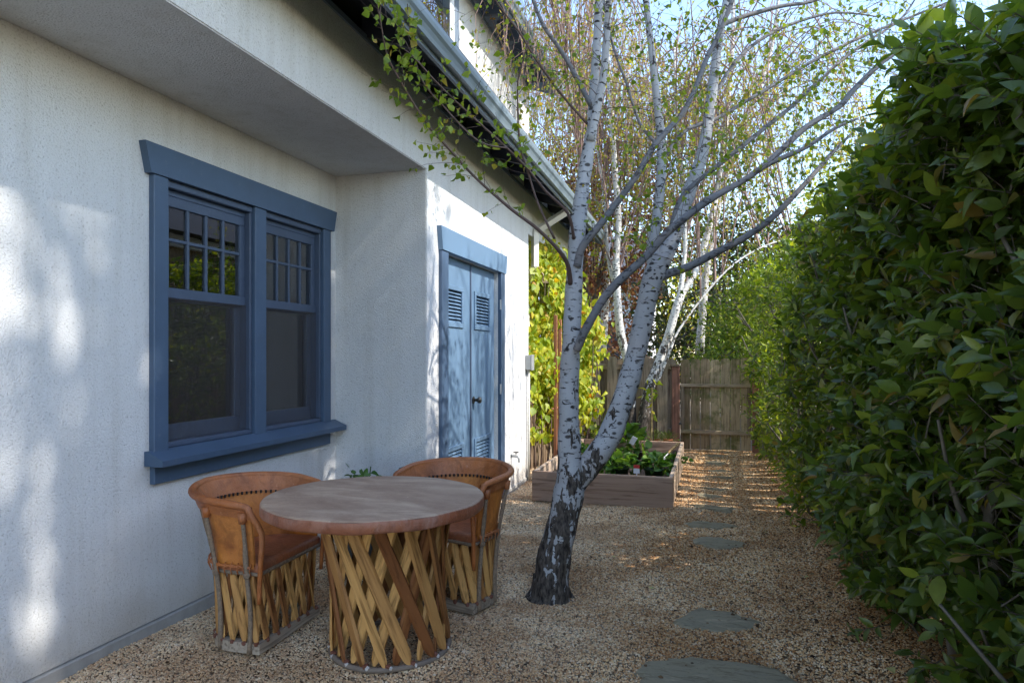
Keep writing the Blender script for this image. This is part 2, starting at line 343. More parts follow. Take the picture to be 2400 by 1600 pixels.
M = dict(
    stucco=m_stucco('stucco', (0.68, 0.68, 0.675)),
    stucco_soffit=m_stucco('stucco_soffit', (0.62, 0.58, 0.54)),
    blue=m_paint('blue_trim_paint', (0.060, 0.100, 0.165)),
    door_blue=m_paint('blue_door_paint', (0.125, 0.205, 0.305), 0.42, 0.12),
    sash=m_paint('sash_paint', (0.060, 0.085, 0.135)),
    gutter=m_paint('gutter_metal', (0.17, 0.215, 0.245), 0.38, 0.12),
    fascia=m_paint('fascia_paint', (0.165, 0.205, 0.255), 0.5, 0.12),
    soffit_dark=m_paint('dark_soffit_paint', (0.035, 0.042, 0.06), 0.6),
    concrete=m_plain('concrete', (0.33, 0.32, 0.30), 0.9, 0.3, 14, bump=0.4),
    shingle=m_plain('shingle', (0.10, 0.10, 0.11), 0.9, 0.4, 30, bump=0.4),
    glass=m_glass('window_glass'),
    screen=m_screen('insect_screen'),
    curtain=m_plain('curtain', (0.70, 0.58, 0.48), 0.9, 0.12, 20),
    room=m_plain('room_wall', (0.50, 0.39, 0.31), 0.9, 0.1, 2),
    black=m_plain('black_metal', (0.02, 0.02, 0.022), 0.5, 0.2, 20),
    bronze=m_plain('dark_bronze', (0.07, 0.065, 0.06), 0.35, 0.3, 30, metal=0.6),
    steel=m_plain('grey_steel', (0.40, 0.41, 0.41), 0.45, 0.15, 20, metal=0.3),
    pipe=m_plain('painted_pipe', (0.66, 0.64, 0.58), 0.6, 0.12, 20),
    lamp_glass=m_glass('lantern_glass', (0.95, 0.93, 0.86), 0.05),
    brass=m_plain('weathered_brass', (0.22, 0.17, 0.10), 0.5, 0.35, 40, metal=0.5),
    leather=m_leather('saddle_leather', (0.36, 0.100, 0.018), (0.66, 0.245, 0.045), (0.50, 0.27, 0.14), 0.14, 0.42),
    leather_seat=m_leather('seat_leather', (0.26, 0.075, 0.026), (0.43, 0.14, 0.055), (0.36, 0.22, 0.16), 0.4, 0.4),
    leather_rim=m_leather('rim_leather', (0.28, 0.080, 0.020), (0.50, 0.160, 0.040), (0.50, 0.30, 0.20), 0.22, 0.36),
    table_leather=m_leather('table_leather', (0.29, 0.18, 0.12), (0.38, 0.25, 0.17), (0.60, 0.45, 0.32), 0.8, 0.6, 0.15),
    table_edge=m_leather('table_edge_leather', (0.24, 0.075, 0.035), (0.36, 0.135, 0.07), (0.44, 0.33, 0.28), 0.5, 0.4),
    slat=m_wood('cedar_slat', (0.22, 0.080, 0.026), (0.64, 0.345, 0.115), 'z', 0.65, rnd=0.60, fine=0.9),
    stick=m_plain('bark_stick', (0.24, 0.175, 0.12), 0.85, 0.85, 70, bump=0.5),
    lash=m_plain('rawhide_lashing', (0.17, 0.065, 0.040), 0.7, 0.5, 80),
    lash_pale=m_plain('pale_rawhide', (0.55, 0.50, 0.46), 0.7, 0.4, 80),
    base_wood=m_wood('grey_base_wood', (0.20, 0.155, 0.11), (0.48, 0.39, 0.30), 'y', 0.85),
    hoop=m_plain('grey_hoop_wood', (0.20, 0.155, 0.12), 0.85, 0.4, 40, bump=0.4),
    fence=m_wood('fence_board', (0.20, 0.145, 0.098), (0.50, 0.40, 0.29), 'z', 0.85, moss=0.12, dark=0.25, knots=True),
    gate=m_wood('gate_board', (0.22, 0.15, 0.085), (0.52, 0.40, 0.25), 'z', 0.85, moss=0.7, dark=0.35, knots=True),
    gate_rail=m_wood('gate_rail', (0.17, 0.12, 0.08), (0.42, 0.32, 0.22), 'x', 0.85, moss=0.4, dark=0.2),
    redwood=m_wood('redwood_post', (0.19, 0.085, 0.055), (0.38, 0.19, 0.13), 'z', 0.8, dark=0.15),
    stake=m_wood('redwood_stake', (0.30, 0.11, 0.055), (0.48, 0.22, 0.12), 'z', 0.8),
    hfence=m_wood('side_fence_board', (0.20, 0.135, 0.085), (0.46, 0.36, 0.25), 'z', 0.85, dark=0.1, knots=True),
    planter=m_wood('planter_board', (0.27, 0.165, 0.11), (0.52, 0.355, 0.26), 'x', 0.7, rnd=0.2, fine=0.6, knots=True),
    planter_y=m_wood('planter_side_board', (0.32, 0.23, 0.165), (0.58, 0.45, 0.34), 'y', 0.75, rnd=0.2, fine=0.6),
    soil=m_plain('soil', (0.075, 0.05, 0.035), 0.95, 0.6, 40, bump=0.9),
    ground=m_plain('ground', (0.17, 0.13, 0.09), 0.95, 0.4, 3, bump=0.4),
    pebble=m_pebble('pebble'), gravelbase=m_gravelbase('gravel_base'), flag=m_flag('flagstone'),
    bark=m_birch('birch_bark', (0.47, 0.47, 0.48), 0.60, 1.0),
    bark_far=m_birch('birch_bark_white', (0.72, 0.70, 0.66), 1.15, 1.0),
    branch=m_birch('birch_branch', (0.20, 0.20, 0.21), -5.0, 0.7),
    twig=m_plain('birch_twig', (0.115, 0.075, 0.062), 0.75, 0.35, 40),
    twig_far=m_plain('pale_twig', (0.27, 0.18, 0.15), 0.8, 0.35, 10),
    hedge_wood=m_plain('hedge_wood', (0.17, 0.145, 0.115), 0.85, 0.45, 25, bump=0.5),
    hedge_leaf_lit=m_leaf('lit_hedge_leaf', [(0, (0.09, 0.155, 0.022)), (0.45, (0.165, 0.245, 0.032)), (0.8, (0.26, 0.34, 0.042)), (1, (0.38, 0.42, 0.055))], 0.48, (1.7, 1.6, 0.45), 0.36, 0.5),  # paler copy for the far end, sun shining through put into the colour
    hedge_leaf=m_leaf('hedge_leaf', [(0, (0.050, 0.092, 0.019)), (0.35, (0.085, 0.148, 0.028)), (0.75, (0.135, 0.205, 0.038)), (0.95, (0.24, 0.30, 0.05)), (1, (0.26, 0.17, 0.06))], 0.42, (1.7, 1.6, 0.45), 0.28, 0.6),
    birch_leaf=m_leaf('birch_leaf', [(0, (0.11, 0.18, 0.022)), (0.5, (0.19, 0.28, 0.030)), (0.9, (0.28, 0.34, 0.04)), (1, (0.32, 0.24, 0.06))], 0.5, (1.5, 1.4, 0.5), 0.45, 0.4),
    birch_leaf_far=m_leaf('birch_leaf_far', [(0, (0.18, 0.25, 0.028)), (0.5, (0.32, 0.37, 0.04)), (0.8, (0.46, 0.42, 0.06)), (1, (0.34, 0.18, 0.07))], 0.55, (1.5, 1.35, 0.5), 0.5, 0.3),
    vine_leaf=m_leaf('vine_leaf', [(0, (0.20, 0.31, 0.025)), (0.45, (0.36, 0.45, 0.035)), (0.85, (0.54, 0.55, 0.05)), (0.96, (0.60, 0.44, 0.05)), (1, (0.46, 0.22, 0.04))], 0.52, (1.5, 1.35, 0.4), 0.45, 0.4),
    brown_leaf=m_leaf('brown_leaf', [(0, (0.11, 0.04, 0.025)), (0.5, (0.21, 0.095, 0.05)), (0.85, (0.30, 0.17, 0.08)), (1, (0.22, 0.22, 0.05))], 0.4, (1.4, 1.1, 0.7), 0.55, 0.3),
    dark_leaf=m_leaf('evergreen_leaf', [(0, (0.018, 0.035, 0.010)), (0.6, (0.04, 0.065, 0.016)), (0.9, (0.09, 0.09, 0.03)), (1, (0.20, 0.12, 0.045))], 0.25, (1.4, 1.3, 0.5), 0.5, 0.4),
    shrub_leaf=m_leaf('bright_shrub_leaf', [(0, (0.075, 0.14, 0.020)), (0.5, (0.15, 0.24, 0.03)), (1, (0.33, 0.36, 0.05))], 0.45, (1.5, 1.4, 0.45), 0.4, 0.4),
    veg=m_leaf('seedling_leaf', [(0, (0.04, 0.11, 0.018)), (0.6, (0.085, 0.19, 0.03)), (1, (0.17, 0.28, 0.05))], 0.35, (1.4, 1.4, 0.5), 0.45, 0.4),
    herb=m_leaf('herb_leaf', [(0, (0.10, 0.15, 0.04)), (0.6, (0.17, 0.23, 0.06)), (1, (0.27, 0.31, 0.09))], 0.35, (1.4, 1.4, 0.5), 0.5, 0.3),
    dead=m_leaf('fallen_leaf', [(0, (0.42, 0.40, 0.16)), (1, (0.55, 0.50, 0.22))], 0.2, (1.2, 1.2, 0.8), 0.6, 0.3),
    litter=m_leaf('dry_litter', [(0, (0.035, 0.020, 0.012)), (0.5, (0.10, 0.055, 0.028)), (0.9, (0.22, 0.13, 0.06)), (1, (0.34, 0.30, 0.12))], 0.1, (1.2, 1.1, 0.8), 0.7, 0.2),
    pot_green=m_plain('green_plastic', (0.018, 0.05, 0.022), 0.4, 0.2, 10),
    pot_black=m_plain('black_plastic', (0.015, 0.015, 0.015), 0.45, 0.2, 10),
    terracotta=m_plain('terracotta', (0.42, 0.15, 0.065), 0.8, 0.25, 20),
    white=m_plain('white_tag', (0.75, 0.76, 0.78), 0.5, 0.08, 10),
    red=m_plain('red_tag', (0.5, 0.03, 0.03), 0.5, 0.1, 10),
    slate=m_plain('slate', (0.115, 0.125, 0.135), 0.8, 0.25, 14, bump=0.4),
    handle=m_wood('tool_handle', (0.38, 0.24, 0.10), (0.55, 0.38, 0.18), 'x', 0.55),
    bamboo=m_plain('bamboo', (0.48, 0.36, 0.17), 0.6, 0.25, 30),
    far_wall=m_plain('white_siding', (0.74, 0.76, 0.80), 0.8, 0.05, 3, bump=0.05),
    tube=m_plain('drip_tube', (0.035, 0.028, 0.024), 0.7, 0.2, 20),
)

# ------------------------------------------------------------------ object helpers
def wloc(o):
    v = Vector((0, 0, 0))
    while o is not None:
        v += o.location
        o = o.parent
    return v
def tag(o, label=None, cat=None, group=None, kind=None):
    if label: o['label'] = label
    if cat: o['category'] = cat
    if group: o['group'] = group
    if kind: o['kind'] = kind
    return o
def empty(name, loc, label=None, cat=None, group=None):
    o = bpy.data.objects.new(name, None)
    o.empty_display_size = 0.1
    COL.objects.link(o)
    o.location = loc
    return tag(o, label, cat, group)
def link(name, me, mat, parent=None, loc=None, rot=None, scale=None):
    o = bpy.data.objects.new(name, me)
    COL.objects.link(o)
    if mat is not None and not me.materials:
        me.materials.append(M[mat] if isinstance(mat, str) else mat)
    if parent is not None: o.parent = parent
    if loc is not None: o.location = loc
    if rot is not None: o.rotation_euler = rot
    if scale is not None: o.scale = scale
    return o
def mk_mesh(name, V, F, smooth=False):
    me = bpy.data.meshes.new(name)
    V = np.asarray(V, dtype=np.float32)
    if isinstance(F, np.ndarray):
        nf, k = F.shape
        me.vertices.add(len(V)); me.vertices.foreach_set('co', V.ravel())
        me.loops.add(nf * k); me.loops.foreach_set('vertex_index', F.astype(np.int32).ravel())
        me.polygons.add(nf)
        me.polygons.foreach_set('loop_start', np.arange(0, nf * k, k, dtype=np.int32))
        me.update(calc_edges=True)
    else:
        me.from_pydata([tuple(v) for v in V], [], F)
        me.update()
    if smooth:
        me.polygons.foreach_set('use_smooth', np.ones(len(me.polygons), dtype=bool))
    return me
def wmesh(name, V, F, mat, parent=None, smooth=False, base=None):
    """mesh from world coordinates under parent (parents are unrotated); base = own origin in world"""
    V = np.asarray(V, dtype=np.float64)
    pw = wloc(parent)
    b = Vector(base) if base is not None else pw
    me = mk_mesh(name, V - np.array(b), F, smooth)
    return link(name, me, mat, parent, loc=b - pw)
_boxes = {}
def box_mesh(s, bev):
    key = (round(s[0], 4), round(s[1], 4), round(s[2], 4), bev)
    if key in _boxes:
        return _boxes[key].copy()
    bm = bmesh.new()
    bmesh.ops.create_cube(bm, size=1.0)
    for v in bm.verts:
        v.co = Vector((v.co.x * s[0], v.co.y * s[1], v.co.z * s[2]))
    if bev > 0:
        bmesh.ops.bevel(bm, geom=list(bm.edges), offset=min(bev, min(s) * 0.4), segments=1, affect='EDGES')
    me = bpy.data.meshes.new('box')
    bm.to_mesh(me); bm.free()
    _boxes[key] = me
    return me.copy()
def box(name, lo, hi, mat, parent=None, bev=0.004, rot=None, local=False):
    lo, hi = Vector(lo), Vector(hi)
    c = (lo + hi) / 2
    me = box_mesh(hi - lo, bev)
    me.name = name
    pw = Vector((0, 0, 0)) if local else wloc(parent)
    return link(name, me, mat, parent, loc=c - pw, rot=rot)
def tube(path, radii, n=8, cap=True, noise_amp=0.0, seed=0):
    P = np.array([tuple(p) for p in path], dtype=float)
    k = len(P)
    rad = np.full(k, radii) if np.isscalar(radii) else np.array(radii, dtype=float)
    T = np.gradient(P, axis=0)
    T /= (np.linalg.norm(T, axis=1, keepdims=True) + 1e-9)
    ref = np.array([0.0, 0, 1]) if abs(T[0][2]) < 0.8 else np.array([1.0, 0, 0])
    V = np.zeros((k, n, 3))
    rs = np.random.RandomState(seed)
    ph = rs.uniform(0, 6.28, 6)
    x = np.cross(ref, T[0]); x /= np.linalg.norm(x)
    for i in range(k):
        x = x - T[i] * np.dot(x, T[i]); x /= np.linalg.norm(x) + 1e-9
        y = np.cross(T[i], x)
        a = np.arange(n) * 2 * np.pi / n
        r = rad[i]
        if noise_amp:
            r = r * (1 + noise_amp * (np.sin(2 * a + ph[0] + i * .7) * .5 + np.sin(3 * a + ph[1] - i * .45) * .35 + np.sin(i * 1.3 + ph[2]) * .4))
            r = r[:, None]
        V[i] = P[i] + r * (np.cos(a)[:, None] * x + np.sin(a)[:, None] * y)
    idx = np.arange(k * n).reshape(k, n)
    F = []
    for i in range(k - 1):
        for j in range(n):
            j2 = (j + 1) % n
            F.append((idx[i, j], idx[i, j2], idx[i + 1, j2], idx[i + 1, j]))
    Vf = V.reshape(-1, 3)
    if cap:
        F.append(tuple(idx[0][::-1])); F.append(tuple(idx[-1]))
    return Vf, [tuple(int(q) for q in f) for f in F]
def spline(pts, sub=4):
    P = [np.array(tuple(p), dtype=float) for p in pts]
    out = []
    n = len(P)
    for i in range(n - 1):
        p0, p1, p2, p3 = P[max(i - 1, 0)], P[i], P[i + 1], P[min(i + 2, n - 1)]
        for k in range(sub):
            t = k / sub
            out.append(0.5 * (2 * p1 + (p2 - p0) * t + (2 * p0 - 5 * p1 + 4 * p2 - p3) * t * t + (3 * p1 - p0 - 3 * p2 + p3) * t ** 3))
    out.append(P[-1])
    return np.array(out)
class MB:
    def __init__(self): self.V = []; self.F = []; self.n = 0
    def add(self, V, F):
        self.V.append(np.asarray(V, dtype=float))
        self.F += [tuple(i + self.n for i in f) for f in F]
        self.n += len(V)
    def box(self, lo, hi):
        x0, y0, z0 = lo; x1, y1, z1 = hi
        V = [(x0, y0, z0), (x1, y0, z0), (x1, y1, z0), (x0, y1, z0), (x0, y0, z1), (x1, y0, z1), (x1, y1, z1), (x0, y1, z1)]
        self.add(V, [(0, 3, 2, 1), (4, 5, 6, 7), (0, 1, 5, 4), (1, 2, 6, 5), (2, 3, 7, 6), (3, 0, 4, 7)])
    def build(self, name, mat, parent=None, smooth=False, base=None):
        return wmesh(name, np.concatenate(self.V), self.F, mat, parent, smooth, base)
def tubes3(paths, rads):
    """many thin three-sided twigs, vectorised: paths (N,k,3), rads (N,k) -> V, F(quads)"""
    paths = np.asarray(paths); N, k, _ = paths.shape
    T = np.gradient(paths, axis=1)
    T /= (np.linalg.norm(T, axis=2, keepdims=True) + 1e-9)
    ref = np.where(np.abs(T[:, :1, 2:3]) < 0.8, np.array([0, 0, 1.0]), np.array([1.0, 0.3, 0]))
    X = np.cross(np.broadcast_to(ref, T.shape), T); X /= (np.linalg.norm(X, axis=2, keepdims=True) + 1e-9)
    Y = np.cross(T, X)
    V = np.zeros((N, k, 3, 3))
    for j in range(3):
        a = j * 2 * np.pi / 3
        V[:, :, j] = paths + rads[..., None] * (math.cos(a) * X + math.sin(a) * Y)
    base = (np.arange(N) * k * 3)[:, None, None]
    i = np.arange(k - 1)[None, :, None]; j = np.arange(3)[None, None, :]
    j2 = (j + 1) % 3
    F = np.stack([base + i * 3 + j, base + i * 3 + j2, base + (i + 1) * 3 + j2, base + (i + 1) * 3 + j], axis=-1).reshape(-1, 4)
    return V.reshape(-1, 3), F

# ------------------------------------------------------------------ leaf helpers
def leaf_tpl(prof, fold=0.18, curl=0.15, stalk=0.0):
    """prof: half widths at equal steps base to tip; leaf of length 1 along +Y, up = +Z"""
    k = len(prof)
    V = []; F = []
    for i, w in enumerate(prof):
        t = i / (k - 1)
        z = -curl * t * t
        y = stalk + (1 - stalk) * t
        V += [(-w, y, z + fold * w), (0, y, z), (w, y, z + fold * w)]
    for i in range(k - 1):
        a = i * 3; b = a + 3
        F += [(a, a + 1, b + 1, b), (a + 1, a + 2, b + 2, b + 1)]
    if stalk:
        n = len(V)
        V += [(-0.012, 0, 0.0), (0.012, 0, 0.0), (0.012, stalk + .02, 0.0), (-0.012, stalk + .02, 0.0)]
        F += [(n, n + 1, n + 2, n + 3)]
    return np.array(V, dtype=float), np.array(F)
L_HEDGE = leaf_tpl([0.02, 0.17, 0.235, 0.215, 0.13, 0.008], 0.35, 0.22)
L_HEDGE_LO = leaf_tpl([0.03, 0.23, 0.17, 0.01], 0.3, 0.2)
L_BIRCH = leaf_tpl([0.10, 0.36, 0.30, 0.16, 0.01], 0.25, 0.15, 0.22)
L_BIRCH_LO = leaf_tpl([0.12, 0.36, 0.01], 0.2, 0.1)
L_VINE = leaf_tpl([0.10, 0.27, 0.30, 0.17, 0.01], 0.45, 0.35, 0.12)
L_VEG = leaf_tpl([0.05, 0.30, 0.42, 0.34, 0.10], 0.3, 0.35, 0.2)
L_BLADE = leaf_tpl([0.04, 0.06, 0.005], 0.2, 0.2)
def norm(a):
    return a / (np.linalg.norm(a, axis=-1, keepdims=True) + 1e-9)
def leaf_frames(pos, dirs, up):
    d = norm(dirs)
    n = up - d * np.sum(up * d, axis=1, keepdims=True)
    n = norm(n)
    x = np.cross(d, n)
    return np.stack([x, d, n], axis=-1)                # columns
def leaf_mesh(tpl, pos, frames, scale):
    V, F = tpl
    W = np.einsum('nij,kj->nki', frames, V) * scale[:, None, None] + pos[:, None, :]
    k = len(V)
    FF = (F[None] + (np.arange(len(pos)) * k)[:, None, None]).reshape(-1, F.shape[1])
    return W.reshape(-1, 3), FF
def plant_leaves(root, tpl, pos, frames, scale, mat, nsingle=300, lo=None, name='leaf', mass='foliage'):
    """the nsingle leaves that show largest become leaf objects, the rest one part"""
    camp = np.array([0, 0, CAMH])
    dist = np.linalg.norm(pos - camp, axis=1)
    dv = pos - camp
    dd = -ST * dv[:, 0] + CT * dv[:, 1]
    u = (CT * dv[:, 0] + ST * dv[:, 1]) / np.maximum(dd, .01)
    v = dv[:, 2] / np.maximum(dd, .01)
    vis = (dd > .3) & (np.abs(u) < .74) & (v < .51) & (v > -.47)
    rl = np.random.RandomState(len(pos))                # every leaf a little wider, narrower, flatter or more curled
    frames = frames.copy()
    frames[:, :, 0] *= rl.uniform(.68, 1.25, len(pos))[:, None]
    frames[:, :, 2] *= rl.uniform(-.3, 2.4, len(pos))[:, None]
    order = np.argsort(-(scale / dist) * vis)
    one = order[:nsingle]
    rest = order[nsingle:]
    rw = np.array(wloc(root))
    if len(one) and nsingle:
        me = mk_mesh(name, tpl[0], tpl[1], True)
        for i in one:
            o = link(name, me, mat, root)
            Mx = Matrix([[*(frames[i][r] * scale[i]), (pos[i] - rw)[r]] for r in range(3)] + [[0, 0, 0, 1]])
            o.matrix_local = Mx
    if len(rest):
        V, F = leaf_mesh(lo or tpl, pos[rest], frames[rest], scale[rest])
        o = wmesh(mass, V, F, mat, root, True)
        o['kind'] = 'stuff'
        return o

# ------------------------------------------------------------------ ground
def gh(x, y):
    return 0.006 * np.sin(x * 11.3 + 2.2 * np.sin(y * 3.1)) * np.sin(y * 9.7 + 1.7 * np.sin(x * 4.3)) + 0.010 * np.sin(x * 2.1 + y * 1.3) + 0.008 * np.sin(y * 3.7 - x * 1.1 + 1.0) + 0.05 * np.clip((x - 0.35) / 0.6, 0, 1) ** 2
g = wmesh('ground', [(-400, -400, -0.05), (400, -400, -0.05), (400, 400, -0.05), (-400, 400, -0.05)], [(0, 1, 2, 3)], 'ground')
tag(g, kind='structure')
PX0, PX1, PY0, PY1 = -1.70, -0.335, 6.56, 9.28         # raised bed
xs = np.arange(-2.82, 1.75, 0.085); ys = np.arange(0.9, 10.9, 0.1)
GX, GY = np.meshgrid(xs, ys)
GZ = gh(GX, GY) - 0.012
Vg = np.stack([GX, GY, GZ], -1).reshape(-1, 3)
nx, ny = len(xs), len(ys)
ii = np.arange(nx * ny).reshape(ny, nx)
Fg = np.stack([ii[:-1, :-1], ii[:-1, 1:], ii[1:, 1:], ii[1:, :-1]], -1).reshape(-1, 4)
gv = wmesh('gravel', Vg, Fg, 'gravelbase', smooth=True)
tag(gv, 'loose tan and brown pea gravel covering the yard', 'gravel', kind='stuff')
dep = depth(Vg[:, 0], Vg[:, 1])
size = np.clip(0.62 + dep * 0.105, 0.85, 1.6)
dens = 11500 / size ** 2
inside = (Vg[:, 0] > PX0 + .05) & (Vg[:, 0] < PX1 - .05) & (Vg[:, 1] > PY0 + .05) & (Vg[:, 1] < PY1 - .05)
dens[inside] = 0
uu = (CT * Vg[:, 0] + ST * Vg[:, 1]) / np.maximum(dep, .1)
dens[(dep < 2.2) | (np.abs(uu) > 0.95)] *= 0.25
for nm, arr in (('dens', dens), ('psize', size)):
    a = gv.data.attributes.new(nm, 'FLOAT', 'POINT')
    a.data.foreach_set('value', arr.astype(np.float32))
ng = bpy.data.node_groups.new('gravel_scatter', 'GeometryNodeTree')
ng.interface.new_socket('Geometry', in_out='INPUT', socket_type='NodeSocketGeometry')
ng.interface.new_socket('Geometry', in_out='OUTPUT', socket_type='NodeSocketGeometry')
gi = ng.nodes.new('NodeGroupInput'); go = ng.nodes.new('NodeGroupOutput')
dp = ng.nodes.new('GeometryNodeDistributePointsOnFaces')
na = ng.nodes.new('GeometryNodeInputNamedAttribute'); na.data_type = 'FLOAT'; na.inputs['Name'].default_value = 'dens'
ns = ng.nodes.new('GeometryNodeInputNamedAttribute'); ns.data_type = 'FLOAT'; ns.inputs['Name'].default_value = 'psize'
ico = ng.nodes.new('GeometryNodeMeshIcoSphere'); ico.inputs['Radius'].default_value = 0.0067; ico.inputs['Subdivisions'].default_value = 1
sm = ng.nodes.new('GeometryNodeSetMaterial'); sm.inputs['Material'].default_value = M['pebble']
ip = ng.nodes.new('GeometryNodeInstanceOnPoints')
r1 = ng.nodes.new('FunctionNodeRandomValue'); r1.data_type = 'FLOAT_VECTOR'; r1.inputs['Max'].default_value = (6.28, 6.28, 6.28)
r2 = ng.nodes.new('FunctionNodeRandomValue'); r2.data_type = 'FLOAT_VECTOR'; r2.inputs['Min'].default_value = (0.55, 0.6, 0.4); r2.inputs['Max'].default_value = (1.3, 1.5, 0.95); r2.inputs['Seed'].default_value = 5
vm = ng.nodes.new('ShaderNodeVectorMath'); vm.operation = 'SCALE'
jg = ng.nodes.new('GeometryNodeJoinGeometry')
lk = ng.links.new
lk(gi.outputs[0], dp.inputs['Mesh']); lk(na.outputs[0], dp.inputs['Density'])
lk(dp.outputs['Points'], ip.inputs['Points']); lk(ico.outputs['Mesh'], sm.inputs['Geometry']); lk(sm.outputs[0], ip.inputs['Instance'])
lk(r1.outputs[0], ip.inputs['Rotation']); lk(r2.outputs[0], vm.inputs[0]); lk(ns.outputs[0], vm.inputs['Scale']); lk(vm.outputs[0], ip.inputs['Scale'])
lk(gi.outputs[0], jg.inputs[0]); lk(ip.outputs[0], jg.inputs[0]); lk(jg.outputs[0], go.inputs[0])
gm = gv.modifiers.new('pebbles', 'NODES'); gm.node_group = ng

# ------------------------------------------------------------------ the house
XW, XD, YR = -2.82, -2.05, 4.75                       # window wall, door wall, return wall
YC = 7.75                                             # corner past the door
ZS, ZE = 2.84, 3.41                                   # recess soffit, eave joint
house = empty('house', (XD, 5.0, 0), 'white stucco house with blue window, blue double door and grey gutters', 'house')
def slab_wall(name, x, t, ys, zs, holes, mat, bev=0.010):
    """wall in the plane X=x (seen from +X), thickness t towards -X, cells inside holes left open"""
    ys = sorted(set(ys)); zs = sorted(set(zs))
    def hole(a, b, c, d):
        my, mz = (a + b) / 2, (c + d) / 2
        return any(h[0] < my < h[1] and h[2] < mz < h[3] for h in holes)
    bm = bmesh.new()
    vs = {}
    def v(xx, y, z):
        k = (round(xx, 4), round(y, 4), round(z, 4))
        if k not in vs: vs[k] = bm.verts.new(k)
        return vs[k]
    cell = [[not hole(ys[i], ys[i + 1], zs[j], zs[j + 1]) for j in range(len(zs) - 1)] for i in range(len(ys) - 1)]
    def solid(i, j):
        return 0 <= i < len(ys) - 1 and 0 <= j < len(zs) - 1 and cell[i][j]
    xb = x - t
    for i in range(len(ys) - 1):
        for j in range(len(zs) - 1):
            if not cell[i][j]: continue
            a, b, c, d = ys[i], ys[i + 1], zs[j], zs[j + 1]
            bm.faces.new([v(x, a, c), v(x, b, c), v(x, b, d), v(x, a, d)])
            bm.faces.new([v(xb, a, d), v(xb, b, d), v(xb, b, c), v(xb, a, c)])
            if not solid(i - 1, j): bm.faces.new([v(x, a, d), v(xb, a, d), v(xb, a, c), v(x, a, c)])
            if not solid(i + 1, j): bm.faces.new([v(x, b, c), v(xb, b, c), v(xb, b, d), v(x, b, d)])
            if not solid(i, j - 1): bm.faces.new([v(x, a, c), v(xb, a, c), v(xb, b, c), v(x, b, c)])
            if not solid(i, j + 1): bm.faces.new([v(x, b, d), v(xb, b, d), v(xb, a, d), v(x, a, d)])
    bmesh.ops.dissolve_limit(bm, angle_limit=0.01, verts=list(bm.verts), edges=list(bm.edges))
    bm.normal_update()
    ed = [e for e in bm.edges if len(e.link_faces) == 2 and e.calc_face_angle(0) > 1.0 and all(abs(q.co.x - x) < 1e-3 for q in e.verts)]
    if bev: bmesh.ops.bevel(bm, geom=ed, offset=bev, segments=2, affect='EDGES')
    pw = wloc(house)
    for q in bm.verts: q.co -= pw
    me = bpy.data.meshes.new(name); bm.to_mesh(me); bm.free()
    return link(name, me, mat, house)
WY0, WY1, WZ0, WZ1 = 2.985, 4.545, 0.945, 2.385        # window opening
DY0, DY1, DZ1 = 5.13, 6.57, 2.27                      # door opening
slab_wall('wall', XW, 0.22, [-3.5, WY0, WY1, YR + 0.2], [0.05, WZ0, WZ1, 3.0], [(WY0, WY1, WZ0, WZ1)], 'stucco', 0)
slab_wall('wall', XD, XD - XW + 0.003, [-3.5, YR, DY0, DY1, YC], [-0.02, DZ1, ZS, ZE + 0.02], [(-4, YR, -1, ZS), (DY0, DY1, -1, DZ1)], 'stucco', 0.006)
box('wall', (-2.9, YC - 0.01, -0.02), (-2.5, 10.1, ZE), 'stucco', house, 0)
box('wall', (-2.52, YC + .001, 2.86), (XD - .0005, 10.1, ZE - .08), 'stucco', house, 0)
box('foundation', (XW - 0.1, -3.5, -0.05), (XW + 0.018, YR - 0.002, 0.045), 'concrete', house, 0.006)
box('foundation', (XD - 0.4, YR + 0.3, -0.05), (XD + 0.012, DY0 - 0.12, 0.028), 'concrete', house, 0.006)
box('foundation', (XD - 0.4, DY1 + 0.12, -0.05), (XD + 0.012, YC - 0.01, 0.028), 'concrete', house, 0.006)

# window with its two double-hung lights
win = box('window', (XW - 0.012, 2.90, 0.93), (XW + 0.034, 3.0, 2.392), 'blue', house, 0.004)     # left casing carries the rest
def wp(name, lo, hi, mat='blue', bev=0.004):
    return box(name, lo, hi, mat, win, bev)
wp('casing', (XW - 0.012, 4.53, 0.93), (XW + 0.034, 4.63, 2.392))
wp('mullion', (XW - 0.07, 3.727, 0.93), (XW + 0.032, 3.842, 2.392))
hm = MB()
V = [(XW - .01, 2.87, 2.392), (XW + .045, 2.87, 2.392), (XW + .045, 4.66, 2.392), (XW - .01, 4.66, 2.392),
     (XW - .01, 2.832, 2.548), (XW + .045, 2.832, 2.548), (XW + .045, 4.698, 2.548), (XW - .01, 4.698, 2.548)]
hm.add(V, [(0, 3, 2, 1), (4, 5, 6, 7), (0, 1, 5, 4), (1, 2, 6, 5), (2, 3, 7, 6), (3, 0, 4, 7)])
hm.build('head_casing', 'blue', win)
sm_ = MB()
for (ya, yb) in ((2.868, 4.715),):
    prof = [(XW - .03, .868), (XW + .115, .868), (XW + .118, .90), (XW + .02, .945), (XW - .03, .945)]
    k = len(prof)
    V = [(p[0], ya, p[1]) for p in prof] + [(p[0], yb, p[1]) for p in prof]
    F = [tuple(range(k))[::-1], tuple(range(k, 2 * k))] + [(i, (i + 1) % k, (i + 1) % k + k, i + k) for i in range(k)]
    sm_.add(V, F)
sm_.build('sill', 'blue', win)
wp('apron', (XW - .01, 2.905, 0.767), (XW + .03, 4.63, 0.868))
